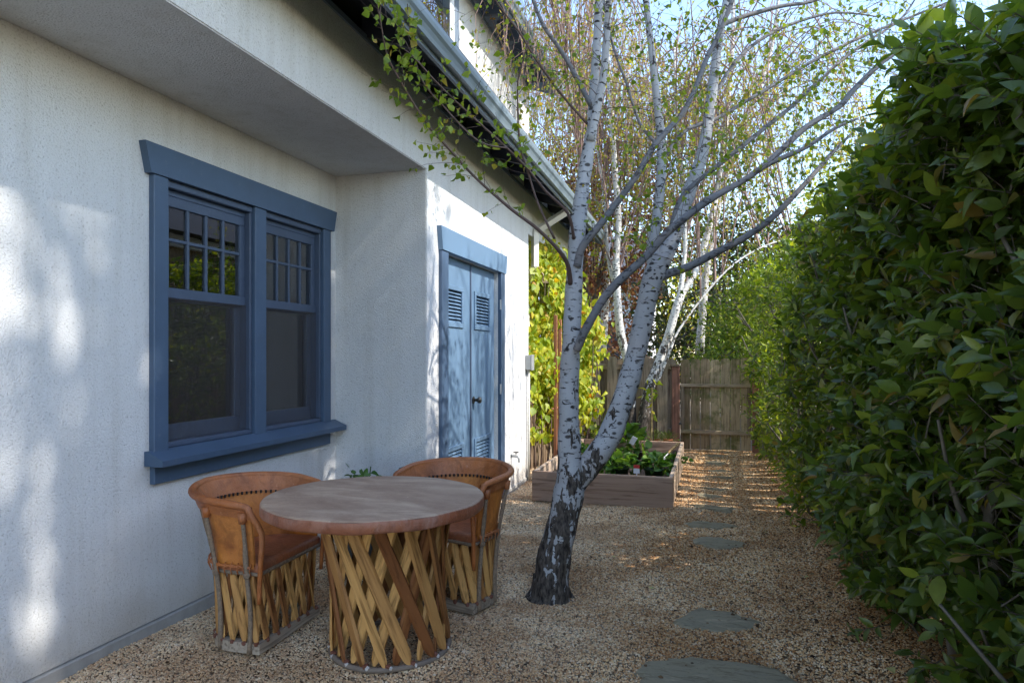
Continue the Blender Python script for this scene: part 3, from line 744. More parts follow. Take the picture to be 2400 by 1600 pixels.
for (ya, yb) in ((3.0, 3.727), (3.842, 4.53)):
    # frame and screen track
    wp('frame', (XW - .10, ya, 2.352), (XW + .012, yb, 2.388), 'sash')
    wp('frame', (XW - .10, ya, 2.318), (XW - .028, yb, 2.352), 'sash')
    wp('frame', (XW - .10, ya, 0.946), (XW + .010, yb, 0.972), 'sash')
    for (a, b) in ((ya, ya + .022), (yb - .022, yb)):
        wp('frame', (XW - .10, a, 0.972), (XW + .008, b, 2.352), 'sash')
    a, b = ya + .022, yb - .022
    x0, x1 = XW - .062, XW - .030                     # upper sash
    us = wp('upper_sash', (x0, a, 2.262), (x1, b, 2.318), 'sash', .003)
    def up(nm, lo, hi, mat='sash', bev=.002): return box(nm, lo, hi, mat, us, bev)
    up('rail', (x0, a, 1.758), (x1 + .006, b, 1.815))
    up('stile', (x0, a, 1.815), (x1, a + .048, 2.262)); up('stile', (x0, b - .048, 1.815), (x1, b, 2.262))
    gy0, gy1 = a + .048, b - .048
    for q in range(1, 4):
        yy = gy0 + (gy1 - gy0) * q / 4
        up('muntin', (x0 + .004, yy - .009, 1.815), (x1 - .002, yy + .009, 2.262))
    for q in range(4):
        ya_, yb_ = gy0 + (gy1 - gy0) * q / 4 + (.009 if q else 0), gy0 + (gy1 - gy0) * (q + 1) / 4 - (.009 if q < 3 else 0)
        up('muntin', (x0 + .005, ya_, 2.071), (x1 - .003, yb_, 2.089))
        up('pane', (x0 + .012, ya_, 1.815), (x0 + .016, yb_, 2.071), 'glass', 0)
        up('pane', (x0 + .012, ya_, 2.089), (x0 + .016, yb_, 2.262), 'glass', 0)
    x0, x1 = XW - .098, XW - .066                     # lower sash
    ls = wp('lower_sash', (x0, a, 0.972), (x1, b, 1.060), 'sash', .003)
    def lp(nm, lo, hi, mat='sash', bev=.002): return box(nm, lo, hi, mat, ls, bev)
    lp('rail', (x0, a, 1.745), (x1, b, 1.79))
    lp('stile', (x0, a, 1.06), (x1, a + .05, 1.745)); lp('stile', (x0, b - .05, 1.06), (x1, b, 1.745))
    lp('pane', (x0 + .012, a + .05, 1.06), (x0 + .016, b - .05, 1.745), 'glass', 0)
    wp('insect_screen', (XW - .0215, a, 0.972), (XW - .0205, b, 1.762), 'screen', 0)
# the room behind it
rm = MB()
x0, x1, y0, y1, z0, z1 = -5.2, XW - .221, 2.2, 5.6, 0.2, 2.7
rm.add([(x0, y0, z0), (x1, y0, z0), (x1, y1, z0), (x0, y1, z0), (x0, y0, z1), (x1, y0, z1), (x1, y1, z1), (x0, y1, z1)],
       [(0, 1, 2, 3), (7, 6, 5, 4), (0, 4, 5, 1), (2, 6, 7, 3), (3, 7, 4, 0)])
rm.build('room', 'room', house)
def curtain(ya, yb, x, z0, z1, waves):
    n = 40
    V = []; F = []
    for i in range(n + 1):
        t = i / n
        xx = x + 0.02 * math.sin(t * waves * 2 * math.pi) + 0.008 * math.sin(t * waves * 5.1)
        V += [(xx, ya + (yb - ya) * t, z0), (xx, ya + (yb - ya) * t, z1)]
    for i in range(n): F.append((2 * i, 2 * i + 2, 2 * i + 3, 2 * i + 1))
    return wmesh('curtain', V, F, 'curtain', house, True)
curtain(2.9, 3.12, XW - .17, .6, 2.5, 4); curtain(3.58, 4.0, XW - .18, .6, 2.5, 6); curtain(4.38, 4.62, XW - .17, .6, 2.5, 4)
curtain(2.7, 5.0, XW - .46, .5, 1.95, 26)
trp = empty('tripod', (-3.07, 3.48, 0.2), 'dark camera tripod standing indoors behind the lower window pane', 'tripod')
for k in range(3):
    a = k * 2.1 + .4
    V, F = tube([(-3.07 + .02 * math.cos(a), 3.48 + .02 * math.sin(a), 1.24), (-3.07 + .14 * math.cos(a), 3.48 + .20 * math.sin(a), 0.55)], [.014, .009], 6)
    wmesh('leg', V, F, 'black', trp)
V, F = tube([(-3.07, 3.48, 1.02), (-3.07, 3.48, 1.30)], .014, 8); wmesh('column', V, F, 'black', trp)
box('head', (-3.10, 3.43, 1.30), (-3.04, 3.55, 1.37), 'black', trp, .008)

# double door with louvred vents
door_c = box('door_casing', (XD - .01, 4.99, 0.0), (XD + .030, DY0, 2.272), 'blue', house, .004)
box('casing', (XD - .01, DY1, 0.0), (XD + .030, 6.70, 2.272), 'blue', door_c, .004)
hm = MB()
V = [(XD - .01, 4.985, 2.272), (XD + .04, 4.985, 2.272), (XD + .04, 6.715, 2.272), (XD - .01, 6.715, 2.272),
     (XD - .01, 4.95, 2.455), (XD + .04, 4.95, 2.455), (XD + .04, 6.75, 2.455), (XD - .01, 6.75, 2.455)]
hm.add(V, [(0, 3, 2, 1), (4, 5, 6, 7), (0, 1, 5, 4), (1, 2, 6, 5), (2, 3, 7, 6), (3, 0, 4, 7)])
hm.build('head_casing', 'door_blue', door_c)
for di, (ya, yb) in enumerate(((DY0 + .006, 5.843), (5.857, DY1 - .006))):
    xf = XD - .045
    zs_v = ((0.30, 0.66), (1.69, 2.02))
    vy0, vy1 = (5.22, 5.64) if di == 0 else (5.96, 6.40)
    # leaf of the door as stiles and rails round the two vent openings
    dm = MB()
    for (a, b, c, d) in ((ya, vy0, .015, 2.262), (vy1, yb, .015, 2.262), (vy0, vy1, .015, .30), (vy0, vy1, .66, 1.69), (vy0, vy1, 2.02, 2.262)):
        dm.box((xf - .04, a, c), (xf, b, d))
    do = dm.build('door', 'door_blue', house)
    for (c, d) in zs_v:
        f = .028
        for lo, hi in (((xf - .005, vy0 - .012, c - .012), (xf + .014, vy1 + .012, c + f)), ((xf - .005, vy0 - .012, d - f), (xf + .014, vy1 + .012, d + .012)),
                       ((xf - .005, vy0 - .012, c + f), (xf + .0135, vy0 + f, d - f)), ((xf - .005, vy1 - f, c + f), (xf + .0135, vy1 + .012, d - f))):
            box('vent_frame', lo, hi, 'door_blue', do, .003)
        nsl = 9
        for q in range(nsl):
            zc = c + f + (d - c - 2 * f) * (q + .5) / nsl
            o = box('slat', (xf - .030, vy0 + f - .004, zc - .003), (xf + .014, vy1 - f + .004, zc + .003), 'door_blue', do, .001)
            o.rotation_euler = (0, R(42), 0)
            o.location.x -= .004
        box('vent_back', (xf - .039, vy0, c), (xf - .036, vy1, d), 'black', do, 0)
    if di == 1:
        V, F = tube([(xf, 5.93, 1.03), (xf + .008, 5.93, 1.03)], .034, 16); wmesh('knob_plate', V, F, 'bronze', do)
        pr = [(0, .012), (.02, .012), (.032, .016), (.042, .026), (.055, .030), (.066, .026), (.072, .012), (.0735, .002)]
        V, F = tube([(xf + .008 + p[0], 5.93, 1.03) for p in pr], [p[1] for p in pr], 16); wmesh('knob', V, F, 'bronze', do, True)
        for zc in (.25, 1.1, 1.95):
            V, F = tube([(XD + .022, DY1 - .004, zc - .05), (XD + .022, DY1 - .004, zc + .05)], .009, 8); wmesh('hinge', V, F, 'steel', do)
        box('astragal', (xf - .01, 5.838, .02), (xf + .010, 5.862, 2.258), 'sash', do, .002)

# eave over the ground floor
TILT = 0.0
def tz(y): return -TILT * (y - 3.0)
def extrude_y(name, prof, ya, yb, mat, parent, close=True):
    k = len(prof)
    V = [(p[0], ya, p[1] + tz(ya)) for p in prof] + [(p[0], yb, p[1] + tz(yb)) for p in prof]
    F = [(i, (i + 1) % k, (i + 1) % k + k, i + k) for i in range(k if close else k - 1)]
    if close: F += [tuple(range(k))[::-1], tuple(range(k, 2 * k))]
    return wmesh(name, V, F, mat, parent)
def eave(xw, zj, xg, zg, ya, yb, pitch, label_end, rafters, roof_to):
    """eave joint at the wall (xw,zj), outer gutter lip (xg,zg)"""
    xf = xg - .085                                    # front face of the fascia
    zb = zg - .135                                    # its lower edge
    ov = xf - xw
    zt = zg + .045
    soff = extrude_y('eave_soffit', [(xw - .03, zt + ov * pitch + .0), (xf - .02, zt - .02), (xf - .02, zt - .0), (xw - .03, zt + ov * pitch + .03)], ya, yb, 'soffit_dark', house)
    for y in rafters:
        V = [(xw - .02, y - .022, zj + .02), (xf - .022, y - .022, zb + .05), (xf - .022, y - .022, zt - .02), (xw - .02, y - .022, zt + ov * pitch),
             (xw - .02, y + .022, zj + .02), (xf - .022, y + .022, zb + .05), (xf - .022, y + .022, zt - .02), (xw - .02, y + .022, zt + ov * pitch)]
        V = [(v[0], v[1], v[2] + tz(v[1])) for v in V]
        wmesh('rafter', V, [(0, 3, 2, 1), (4, 5, 6, 7), (0, 1, 5, 4), (1, 2, 6, 5), (2, 3, 7, 6), (3, 0, 4, 7)], 'soffit_dark', soff)
    extrude_y('frieze_trim', [(xw - .01, zj - .012), (xw + .014, zj - .012), (xw + .014, zj + .022), (xw - .01, zj + .022)], ya + .3, yb - .35, 'fascia', soff)
    fa = extrude_y('fascia', [(xf - .022, zb), (xf, zb), (xf, zt), (xf - .022, zt)], ya, yb, 'fascia', house)
    gp = [(xf + .001, zg - .005), (xf + .001, zg - .105), (xf + .045, zg - .108), (xf + .052, zg - .085), (xf + .062, zg - .062), (xf + .076, zg - .045),
          (xf + .082, zg - .022), (xf + .083, zg), (xf + .073, zg + .002), (xf + .073, zg - .006), (xf + .012, zg - .03)]
    gut = extrude_y('gutter', gp, ya, yb + .02, 'gutter', house)
    rf = extrude_y('roof', [(xf + .03, zt + .004), (xf + .03, zt + .03), (roof_to, zt + .03 + (xf - roof_to) * pitch), (roof_to, zt + .004 + (xf - roof_to) * pitch)], ya, yb, 'shingle', house)
    V = [(xf, yb, zb), (xf, yb, zt + .03), (xw - .4, yb, zt + .03 + (ov + .4) * pitch), (xw - .4, yb, zb + (ov + .4) * pitch)]
    V = [(v[0], v[1], v[2] + tz(v[1])) for v in V]
    V = V + [(v[0], v[1] + .025, v[2]) for v in V]
    wmesh('rake_board', V, [(0, 3, 2, 1), (4, 5, 6, 7), (0, 1, 5, 4), (1, 2, 6, 5), (2, 3, 7, 6), (3, 0, 4, 7)], 'fascia', rf)
    return rf
TILT = 0.0150
eave(XD, ZE, -1.495, 3.355, -3.0, 10.32, 0.36, '', [1.32 + .625 * k for k in range(15)], -2.45)
TILT = 0.0
eave(-2.35, 5.05, -1.94, 5.14, -3.0, 9.2, 0.36, '', [1.3 + .625 * k for k in range(13)], -6.0)
dsp = MB()
for (pa_, pb_) in (((-1.62, 7.98, 3.16), (-2.02, 7.98, 2.93)), ((-2.03, 7.98, 2.95), (-2.03, 7.98, 2.5)), ((-2.03, 7.98, 2.52), (-2.2, 8.2, 2.3)), ((-2.2, 8.2, 2.32), (-2.2, 8.2, 0.0))):
    V, F = tube([pa_, pb_], .048, 4); dsp.add(V, F)
dsp.build('downspout', 'pipe', house)
uw = box('upper_wall', (-6.0, -3.0, 3.3), (-2.35, 8.93, 5.07), 'stucco', house, .01)
for (lo, hi) in (((-2.36, 6.06, 3.6), (-2.318, 6.16, 4.9)), ((-2.36, 4.9, 3.6), (-2.318, 5.0, 4.9)), ((-2.36, 4.86, 4.9), (-2.31, 6.2, 5.02))):
    box('casing', lo, hi, 'fascia', uw, .004)
box('pane', (-2.349, 5.0, 3.6), (-2.335, 6.06, 4.9), 'glass', uw, 0)
box('sash', (-2.349, 5.96, 3.6), (-2.328, 6.06, 4.9), 'far_wall', uw, .003)

# things fixed to the house
lan = empty('wall_lantern', (-2.12, 8.28, 2.12), 'weathered glass wall lantern half hidden by the yellow green vine', 'lantern')
cx, cy = -2.0, 8.28
V, F = tube([(-2.46, cy, 2.36), (-2.2, cy, 2.50), (-2.06, cy, 2.52), (cx, cy, 2.44), (cx, cy, 2.40)], .012, 8); wmesh('arm', V, F, 'brass', lan, True)
V, F = tube([(-2.50, cy, 2.36), (-2.47, cy, 2.36)], .06, 12); wmesh('wall_plate', V, F, 'brass', lan)
V, F = tube([(cx, cy, 2.33), (cx, cy, 2.37), (cx, cy, 2.40)], [.10, .05, .015], 6); wmesh('roof_cap', V, F, 'brass', lan)
V, F = tube([(cx, cy, 2.12), (cx, cy, 2.325)], [.055, .082], 6); wmesh('glass', V, F, 'lamp_glass', lan)
V, F = tube([(cx, cy, 2.085), (cx, cy, 2.115)], [.03, .062], 6); wmesh('base', V, F, 'brass', lan)
for k in range(6):
    a = k * math.pi / 3
    V, F = tube([(cx + .056 * math.cos(a), cy + .056 * math.sin(a), 2.115), (cx + .084 * math.cos(a), cy + .084 * math.sin(a), 2.33)], .005, 4); wmesh('cage_bar', V, F, 'brass', lan)
mb = empty('junction_box', (-2.0, 7.66, 1.30), 'small grey metal junction box on the house corner above the conduit', 'junction box')
box('body', (XD + .001, 7.60, 1.27), (XD + .07, 7.70, 1.44), 'steel', mb, .006)
box('lid', (XD + .07, 7.595, 1.265), (XD + .082, 7.705, 1.445), 'steel', mb, .003)
V, F = tube([(XD + .03, 7.65, 1.27), (XD + .03, 7.65, 0.0)], .014, 8); wmesh('conduit', V, F, 'pipe', mb, True)
eb = empty('utility_box', (-2.4, 8.75, 0.9), 'larger grey utility cabinet with a white pipe below beside the vine', 'utility box')
box('body', (-2.499, 8.55, .86), (-2.28, 8.95, 1.24), 'steel', eb, .01)
box('cover', (-2.28, 8.53, .84), (-2.262, 8.97, 1.26), 'steel', eb, .006)
box('latch', (-2.262, 8.74, .90), (-2.25, 8.79, .95), 'bronze', eb, .003)
V, F = tube([(-2.30, 8.72, .86), (-2.30, 8.72, 0.0)], .04, 12); wmesh('pipe', V, F, 'pipe', eb, True)
fc = empty('hose_tap', (XD, 7.02, 0.35), 'small grey hose tap sticking out low on the white wall', 'tap')
V, F = tube(spline([(XD, 7.02, .36), (XD + .06, 7.02, .36), (XD + .085, 7.02, .345), (XD + .09, 7.02, .30)], 4), .013, 8); wmesh('spout', V, F, 'steel', fc, True)
V, F = tube([(XD + .055, 7.02, .36), (XD + .055, 7.02, .40)], .006, 6); wmesh('stem', V, F, 'steel', fc)
V, F = tube([(XD + .055, 7.02, .40), (XD + .055, 7.02, .41)], .028, 10); wmesh('wheel', V, F, 'bronze', fc)

# ------------------------------------------------------------------ fences and gate
YF = 10.55
def board_mesh(w, t, h, dog=0.03, seed=0):
    V = [(-w / 2, 0), (w / 2, 0), (w / 2, h - dog * 1.3), (w / 2 - dog, h), (-w / 2 + dog, h), (-w / 2, h - dog * 1.3)]
    k = len(V)
    VV = [(a, -t / 2, b) for a, b in V] + [(a, t / 2, b) for a, b in V]
    F = [tuple(range(k)), tuple(range(k, 2 * k))[::-1]] + [(i, i + k, (i + 1) % k + k, (i + 1) % k) for i in range(k)]
    return VV, F
def board(parent, x, y, z, w, h, mat, rotz=0.0, dog=.03, t=.02, lean=0.0, name='board'):
    V, F = board_mesh(w, t, h, dog)
    me = mk_mesh(name, V, F)
    o = link(name, me, mat, parent, loc=Vector((x, y, z)) - wloc(parent), rot=(0, lean, rotz))
    return o
bf = empty('back_fence', (-1.5, YF, 0), 'weathered grey brown board on board fence behind the raised bed', 'fence')
x = -2.46
k = 0
while x < -0.56:
    h = 1.40 + random.uniform(-.015, .015)
    board(bf, x, YF - .05, 0.02, .148, h, 'fence', lean=random.uniform(-.006, .006))
    board(bf, x + .125, YF + .03, 0.02, .15, 1.36 + random.uniform(-.01, .01), 'fence')
    x += .252; k += 1
for (z0, z1) in ((1.22, 1.30), (.25, .34)):
    box('rail', (-2.55, YF - .035, z0), (-.56, YF + .015, z1), 'gate_rail', bf)
gp1 = empty('gate_post', (-.50, YF, 0), 'reddish brown gate post between the back fence and the gate', 'post', 'gate posts')
box('post', (-.555, YF - .06, 0), (-.440, YF + .03, 1.27), 'redwood', gp1, .006)
box('cap', (-.575, YF - .08, 1.27), (-.445, YF + .05, 1.30), 'fence', gp1, .004)
gp2 = empty('gate_post', (.62, YF, 0), 'reddish brown gate post at the foot of the hedge', 'post', 'gate posts')
box('post', (.585, YF - .06, 0), (.675, YF + .03, 1.27), 'redwood', gp2, .006)
box('cap', (.57, YF - .08, 1.27), (.69, YF + .05, 1.30), 'fence', gp2, .004)
gt = empty('garden_gate', (.06, YF, 0), 'mossy brown wooden board gate at the end of the gravel path', 'gate')
nb = 7
for i in range(nb):
    w = (1.0) / nb
    board(gt, -.43 + w * (i + .5), YF, .035 + random.uniform(0, .01), w - .008, 1.345 + random.uniform(-.015, .02), 'gate', dog=.022, lean=random.uniform(-.004, .004))
box('rail', (-.43, YF - .048, .965), (.57, YF - .012, 1.01), 'gate_rail', gt)
box('rail', (-.42, YF - .06, .27), (.57, YF - .012, .325), 'gate_rail', gt)
box('stile', (-.43, YF - .046, .327), (-.375, YF - .012, .963), 'fence', gt)
box('stile', (.515, YF - .046, .327), (.57, YF - .012, .963), 'fence', gt)
box('latch', (-.455, YF - .07, .40), (-.41, YF - .047, .43), 'bronze', gt, .003)

STRIPES = [6.82, 7.02, 7.40, 7.90, 8.21, 8.58, 8.81, 9.05, 9.22, 9.62, 9.80, 10.35]   # slits that let the sun through
hf = empty('side_fence', (1.72, 6.0, 0), 'pale brown board fence behind the hedge', 'fence')
edges = [-1.0]
while edges[-1] < 6.6: edges.append(edges[-1] + .148)
SLIT = [q + SUN.y / SUN.x * 1.72 for q in STRIPES]
edges[-1] = SLIT[0]
yy = []
for a, b in zip(edges[:-1], edges[1:]): yy.append((a + .004, b - .004))
allst = SLIT + [10.55]
for a, b in zip(allst[:-1], allst[1:]):
    n = max(1, round((b - a) / .16))
    for q in range(n):
        aa, bb = a + (b - a) * q / n, a + (b - a) * (q + 1) / n
        yy.append((aa + (.022 if q == 0 else .003), bb - (.022 if q == n - 1 else .003)))
for (a, b) in yy:
    board(hf, 1.72, (a + b) / 2, .03, b - a, 1.52 + random.uniform(-.02, .02), 'hfence', rotz=R(90), dog=.0 if b - a < .08 else .02, t=.02)
box('rail', (1.735, -1, .35), (1.775, 10.5, .44), 'gate_rail', hf); box('rail', (1.735, -1, 1.2), (1.775, 10.5, 1.29), 'gate_rail', hf)

# low board screen along the house under the vine
ls_ = empty('low_board_fence', (-2.12, 9.2, 0), 'narrow upright boards low beside the house, below the vine', 'fence')
for q in range(14):
    y = 8.28 + q * .15
    board(ls_, -2.20 + .012 * q, y, 0.0, .135, 1.0 + random.uniform(-.05, .03), 'hfence', rotz=R(86), dog=.0)

# ------------------------------------------------------------------ stepping stones
def crop7(x, y): return 1500 + x / 5.2275, 1020 + y / 5.2275
STONES = [
    ([(1478, 1600), (1500, 1555), (1560, 1532), (1660, 1535), (1790, 1552), (1880, 1590), (1930, 1640), (1800, 1700), (1600, 1700), (1480, 1650)], 'largest dark grey flagstone, cut off by the bottom edge of the picture'),
    ([(1578, 1446), (1640, 1416), (1690, 1424), (1760, 1444), (1796, 1456), (1745, 1473), (1700, 1477), (1640, 1472), (1590, 1464)], 'pointed grey flagstone second from the front of the path'),
    ([crop7(*p) for p in ((640, 1290), (800, 1252), (1000, 1265), (1270, 1325), (1290, 1352), (1080, 1415), (950, 1400), (800, 1380))], 'cracked grey green flagstone third from the front of the path'),
    ([crop7(*p) for p in ((535, 1078), (640, 1048), (970, 1065), (1190, 1100), (1150, 1128), (1000, 1146), (830, 1133), (600, 1110))], 'long pale flagstone just past the corner of the raised bed'),
    ([crop7(*p) for p in ((600, 860), (800, 862), (1170, 900), (1110, 938), (900, 930), (700, 895))], 'flagstone level with the front board of the raised bed, crossed by a sun stripe'),
    ([crop7(*p) for p in ((620, 715), (760, 698), (1035, 735), (970, 772), (780, 760))], 'grey flagstone seventh from the gate end, half in shade'),
    ([crop7(*p) for p in ((690, 608), (900, 616), (1080, 638), (990, 658), (830, 642))], 'narrow looking flagstone midway along the raised bed'),
    ([crop7(*p) for p in ((860, 490), (1000, 484), (1200, 502), (1080, 520), (900, 512))], 'shaded flagstone between the bright stripes of sun'),
    ([crop7(*p) for p in ((830, 415), (1000, 408), (1160, 432), (1000, 447), (860, 440))], 'small flagstone third from the gate'),
    ([crop7(*p) for p in ((805, 316), (930, 303), (1065, 338), (985, 356), (850, 345))], 'sunlit yellowish flagstone second from the gate'),
    ([crop7(*p) for p in ((760, 248), (930, 238), (1080, 255), (1000, 268), (840, 264))], 'flagstone closest to the wooden gate'),
]
for si, (poly, lab) in enumerate(STONES):
    P = [gr(*p) for p in poly]
    c = sum(P, Vector()) / len(P)
    bm = bmesh.new()
    ring = []
    for i, p in enumerate(P):
        q = P[(i + 1) % len(P)]
        for t in (0, .33, .66):
            w = p.lerp(q, t)
            jit = 0.028 if t else 0.008
            ring.append(Vector((w.x + random.uniform(-jit, jit), w.y + random.uniform(-jit, jit), 0)))
    zt = float(gh(c.x, c.y)) - (0.003 if si < 4 else 0.005)
    top = [bm.verts.new((v.x - c.x, v.y - c.y, zt - .010 + random.uniform(-.005, .005))) for v in ring]
    inn = [bm.verts.new(((v.x - c.x) * random.uniform(.84, .93), (v.y - c.y) * random.uniform(.84, .93), zt + .007)) for v in ring]
    bot = [bm.verts.new((v.x - c.x, v.y - c.y, zt - .05)) for v in ring]
    n = len(ring)
    bm.faces.new(inn)
    for i in range(n):
        j = (i + 1) % n
        bm.faces.new((top[i], top[j], inn[j], inn[i])); bm.faces.new((bot[i], bot[j], top[j], top[i]))
    bmesh.ops.recalc_face_normals(bm, faces=list(bm.faces))
    me = bpy.data.meshes.new('stepping_stone'); bm.to_mesh(me); bm.free()
    o = link('stepping_stone', me, 'flag', loc=(c.x, c.y, 0))
    tag(o, lab, 'flagstone', 'stepping stones along the path')

# ------------------------------------------------------------------ equipal table
def lathe(prof, n=64):
    V = []; F = []
    for (r, z) in prof:
        for j in range(n):
            a = 2 * math.pi * j / n
            V.append((r * math.cos(a), r * math.sin(a), z))
    for i in range(len(prof) - 1):
        for j in range(n):
            F.append((i * n + j, i * n + (j + 1) % n, (i + 1) * n + (j + 1) % n, (i + 1) * n + j))
    return V, F
def slat_mesh(w, t, tip=.10, bow=0.0):
    """unit-length slat along +Z with narrowed ends"""
    zs = [0, tip * .35, tip, .5, 1 - tip, 1 - tip * .35, 1]
    ws = [.32, .72, 1, 1.04, 1, .72, .32]
    V = []; F = []
    for z, s in zip(zs, ws):
        a = w / 2 * s; b = t / 2
        V += [(-a, -b * .6, z), (-a * .7, b, z), (a * .7, b, z), (a, -b * .6, z)]
    for i in range(len(zs) - 1):
        for j in range(4):
            F.append((i * 4 + j, i * 4 + (j + 1) % 4, i * 4 + 4 + (j + 1) % 4, i * 4 + 4 + j))
    F += [(3, 2, 1, 0), (24, 25, 26, 27)]
    return mk_mesh('slat', V, F)
def place_slat(me, root, p, q, out, wv=1.0):
    p, q, out = Vector(p), Vector(q), Vector(out)
    L = (q - p).length
    z = (q - p).normalized()
    y = (out - z * out.dot(z)).normalized()
    x = y.cross(z)
    o = link('slat', me, 'slat', root)
    o.matrix_local = Matrix(((x.x * wv, y.x, z.x * L, p.x), (x.y * wv, y.y, z.y * L, p.y), (x.z * wv, y.z, z.z * L, p.z), (0, 0, 0, 1)))
    return o
def blob(name, root, p, r, mat, seed=0):
    bm = bmesh.new()
    bmesh.ops.create_icosphere(bm, subdivisions=1, radius=1)
    rr = random.Random(seed)
    for v in bm.verts: v.co = Vector((v.co.x * r * rr.uniform(.7, 1.3), v.co.y * r * rr.uniform(.7, 1.3), v.co.z * r * rr.uniform(.7, 1.2)))
    me = bpy.data.meshes.new(name); bm.to_mesh(me); bm.free()
    return link(name, me, mat, root, loc=p)
TB = Vector((-1.523, 3.085, 0))
table = empty('round_table', TB, 'round leather topped table on a drum of crossed cedar slats', 'table')
ox, oy = -.047, -.072
RT = .528
tv, tf = lathe([(.001, .766), (.2, .767), (.40, .7665), (RT - .014, .7655), (RT - .004, .763), (RT, .758)], 96)
tv = [(x + ox, y + oy, z + .0015 * math.sin(x * 19) * math.cos(y * 15)) for x, y, z in tv]
tt = link('table_top', mk_mesh('table_top', tv, tf, True), 'table_leather', table)
ev, ef = lathe([(RT, .7583), (RT + .003, .752), (RT + .003, .716), (RT - .002, .708), (RT - .03, .701), (.25, .700)], 96)
ev = [(x + ox, y + oy, z + .002 * math.sin(math.atan2(y, x) * 11)) for x, y, z in ev]
te = link('table_edge', mk_mesh('table_edge', ev, ef, True), 'table_edge', tt)
ts = slat_mesh(.056, .015, .09)
NS = 16
for layer in (0, 1):
    for k in range(NS):
        a0 = 2 * math.pi * (k + random.uniform(-.08, .08)) / NS + layer * .16
        dl = R(47) * (-1 if layer == 0 else 1) + random.uniform(-.06, .06)
        r0, r1 = (.287, .318) if layer == 0 else (.268, .296)
        a1 = a0 + dl
        p = (r0 * math.cos(a0), r0 * math.sin(a0), .028)
        q = (r1 * math.cos(a1) + ox * .35, r1 * math.sin(a1) + oy * .35, .70)
        am = (a0 + a1) / 2
        place_slat(ts, table, p, q, (math.cos(am), math.sin(am), 0), random.uniform(.85, 1.12))
        if layer == 0:
            blob('lashing', table, (.285 * math.cos(a0 + .05), .285 * math.sin(a0 + .05), .030), .017, 'lash', k)
            blob('lashing', table, (.291 * math.cos(a0 + .09), .291 * math.sin(a0 + .09), .022), .013, 'lash_pale', k + 50)
            blob('lashing', table, (r1 * math.cos(a1 + .02) + ox * .35, r1 * math.sin(a1 + .02) + oy * .35, .672), .016, 'lash', k + 90)
V, F = tube([(.288 * math.cos(a), .288 * math.sin(a), .017 + .002 * math.sin(a * 5)) for a in np.linspace(0, 2 * math.pi, 49)], .0135, 8, False)
link('base_hoop', mk_mesh('base_hoop', V, F, True), 'hoop', table)
V, F = tube([(.306 * math.cos(a) + ox * .35, .306 * math.sin(a) + oy * .35, .688) for a in np.linspace(0, 2 * math.pi, 49)], .012, 8, False)
link('top_hoop', mk_mesh('top_hoop', V, F, True), 'hoop', table)

# ------------------------------------------------------------------ equipal chairs (local front = +X)
def dpath(n_arc=40):
    """D outline starting at the front corner (y<0), round the back, to the other front corner; param 0..1"""
    pts = []
    for t in np.linspace(0, 1, 7)[:-1]: pts.append((.17 * (1 - t), -.27))
    for t in np.linspace(-math.pi / 2, -3 * math.pi / 2, n_arc): pts.append((.205 * math.cos(t), .27 * math.sin(t)))
    for t in np.linspace(0, 1, 7)[1:]: pts.append((.17 * t, .27))
    P = np.array(pts)
    s = np.concatenate([[0], np.cumsum(np.linalg.norm(np.diff(P, axis=0), axis=1))])
    return P, s / s[-1]
DP, DS = dpath()
def dp_at(t):
    return np.array([np.interp(t, DS, DP[:, 0]), np.interp(t, DS, DP[:, 1])])
def d_norm(t):
    a, b = dp_at(max(0, t - .01)), dp_at(min(1, t + .01))
    d = (b - a) / np.linalg.norm(b - a)
    return np.array([d[1], -d[0]]) * (1 if True else -1)
def rim_z(t):
    e = abs(t - .5) * 2                               # 0 back, 1 front
    return .775 - .055 * e ** 2
def shell_pt(t, h, extra=0.0):
    """h 0 at the seat, 1 at the rim; flares outwards"""
    p = dp_at(t); n = d_norm(t)
    if np.dot(n, p) < 0: n = -n
    e = abs(t - .5) * 2
    fl = (.012 + (.118 - .085 * e) * h ** 1.7) + extra
    z = .425 + (rim_z(t) - .425) * h
    q = p + n * fl
    return np.array([q[0], q[1], z]), n
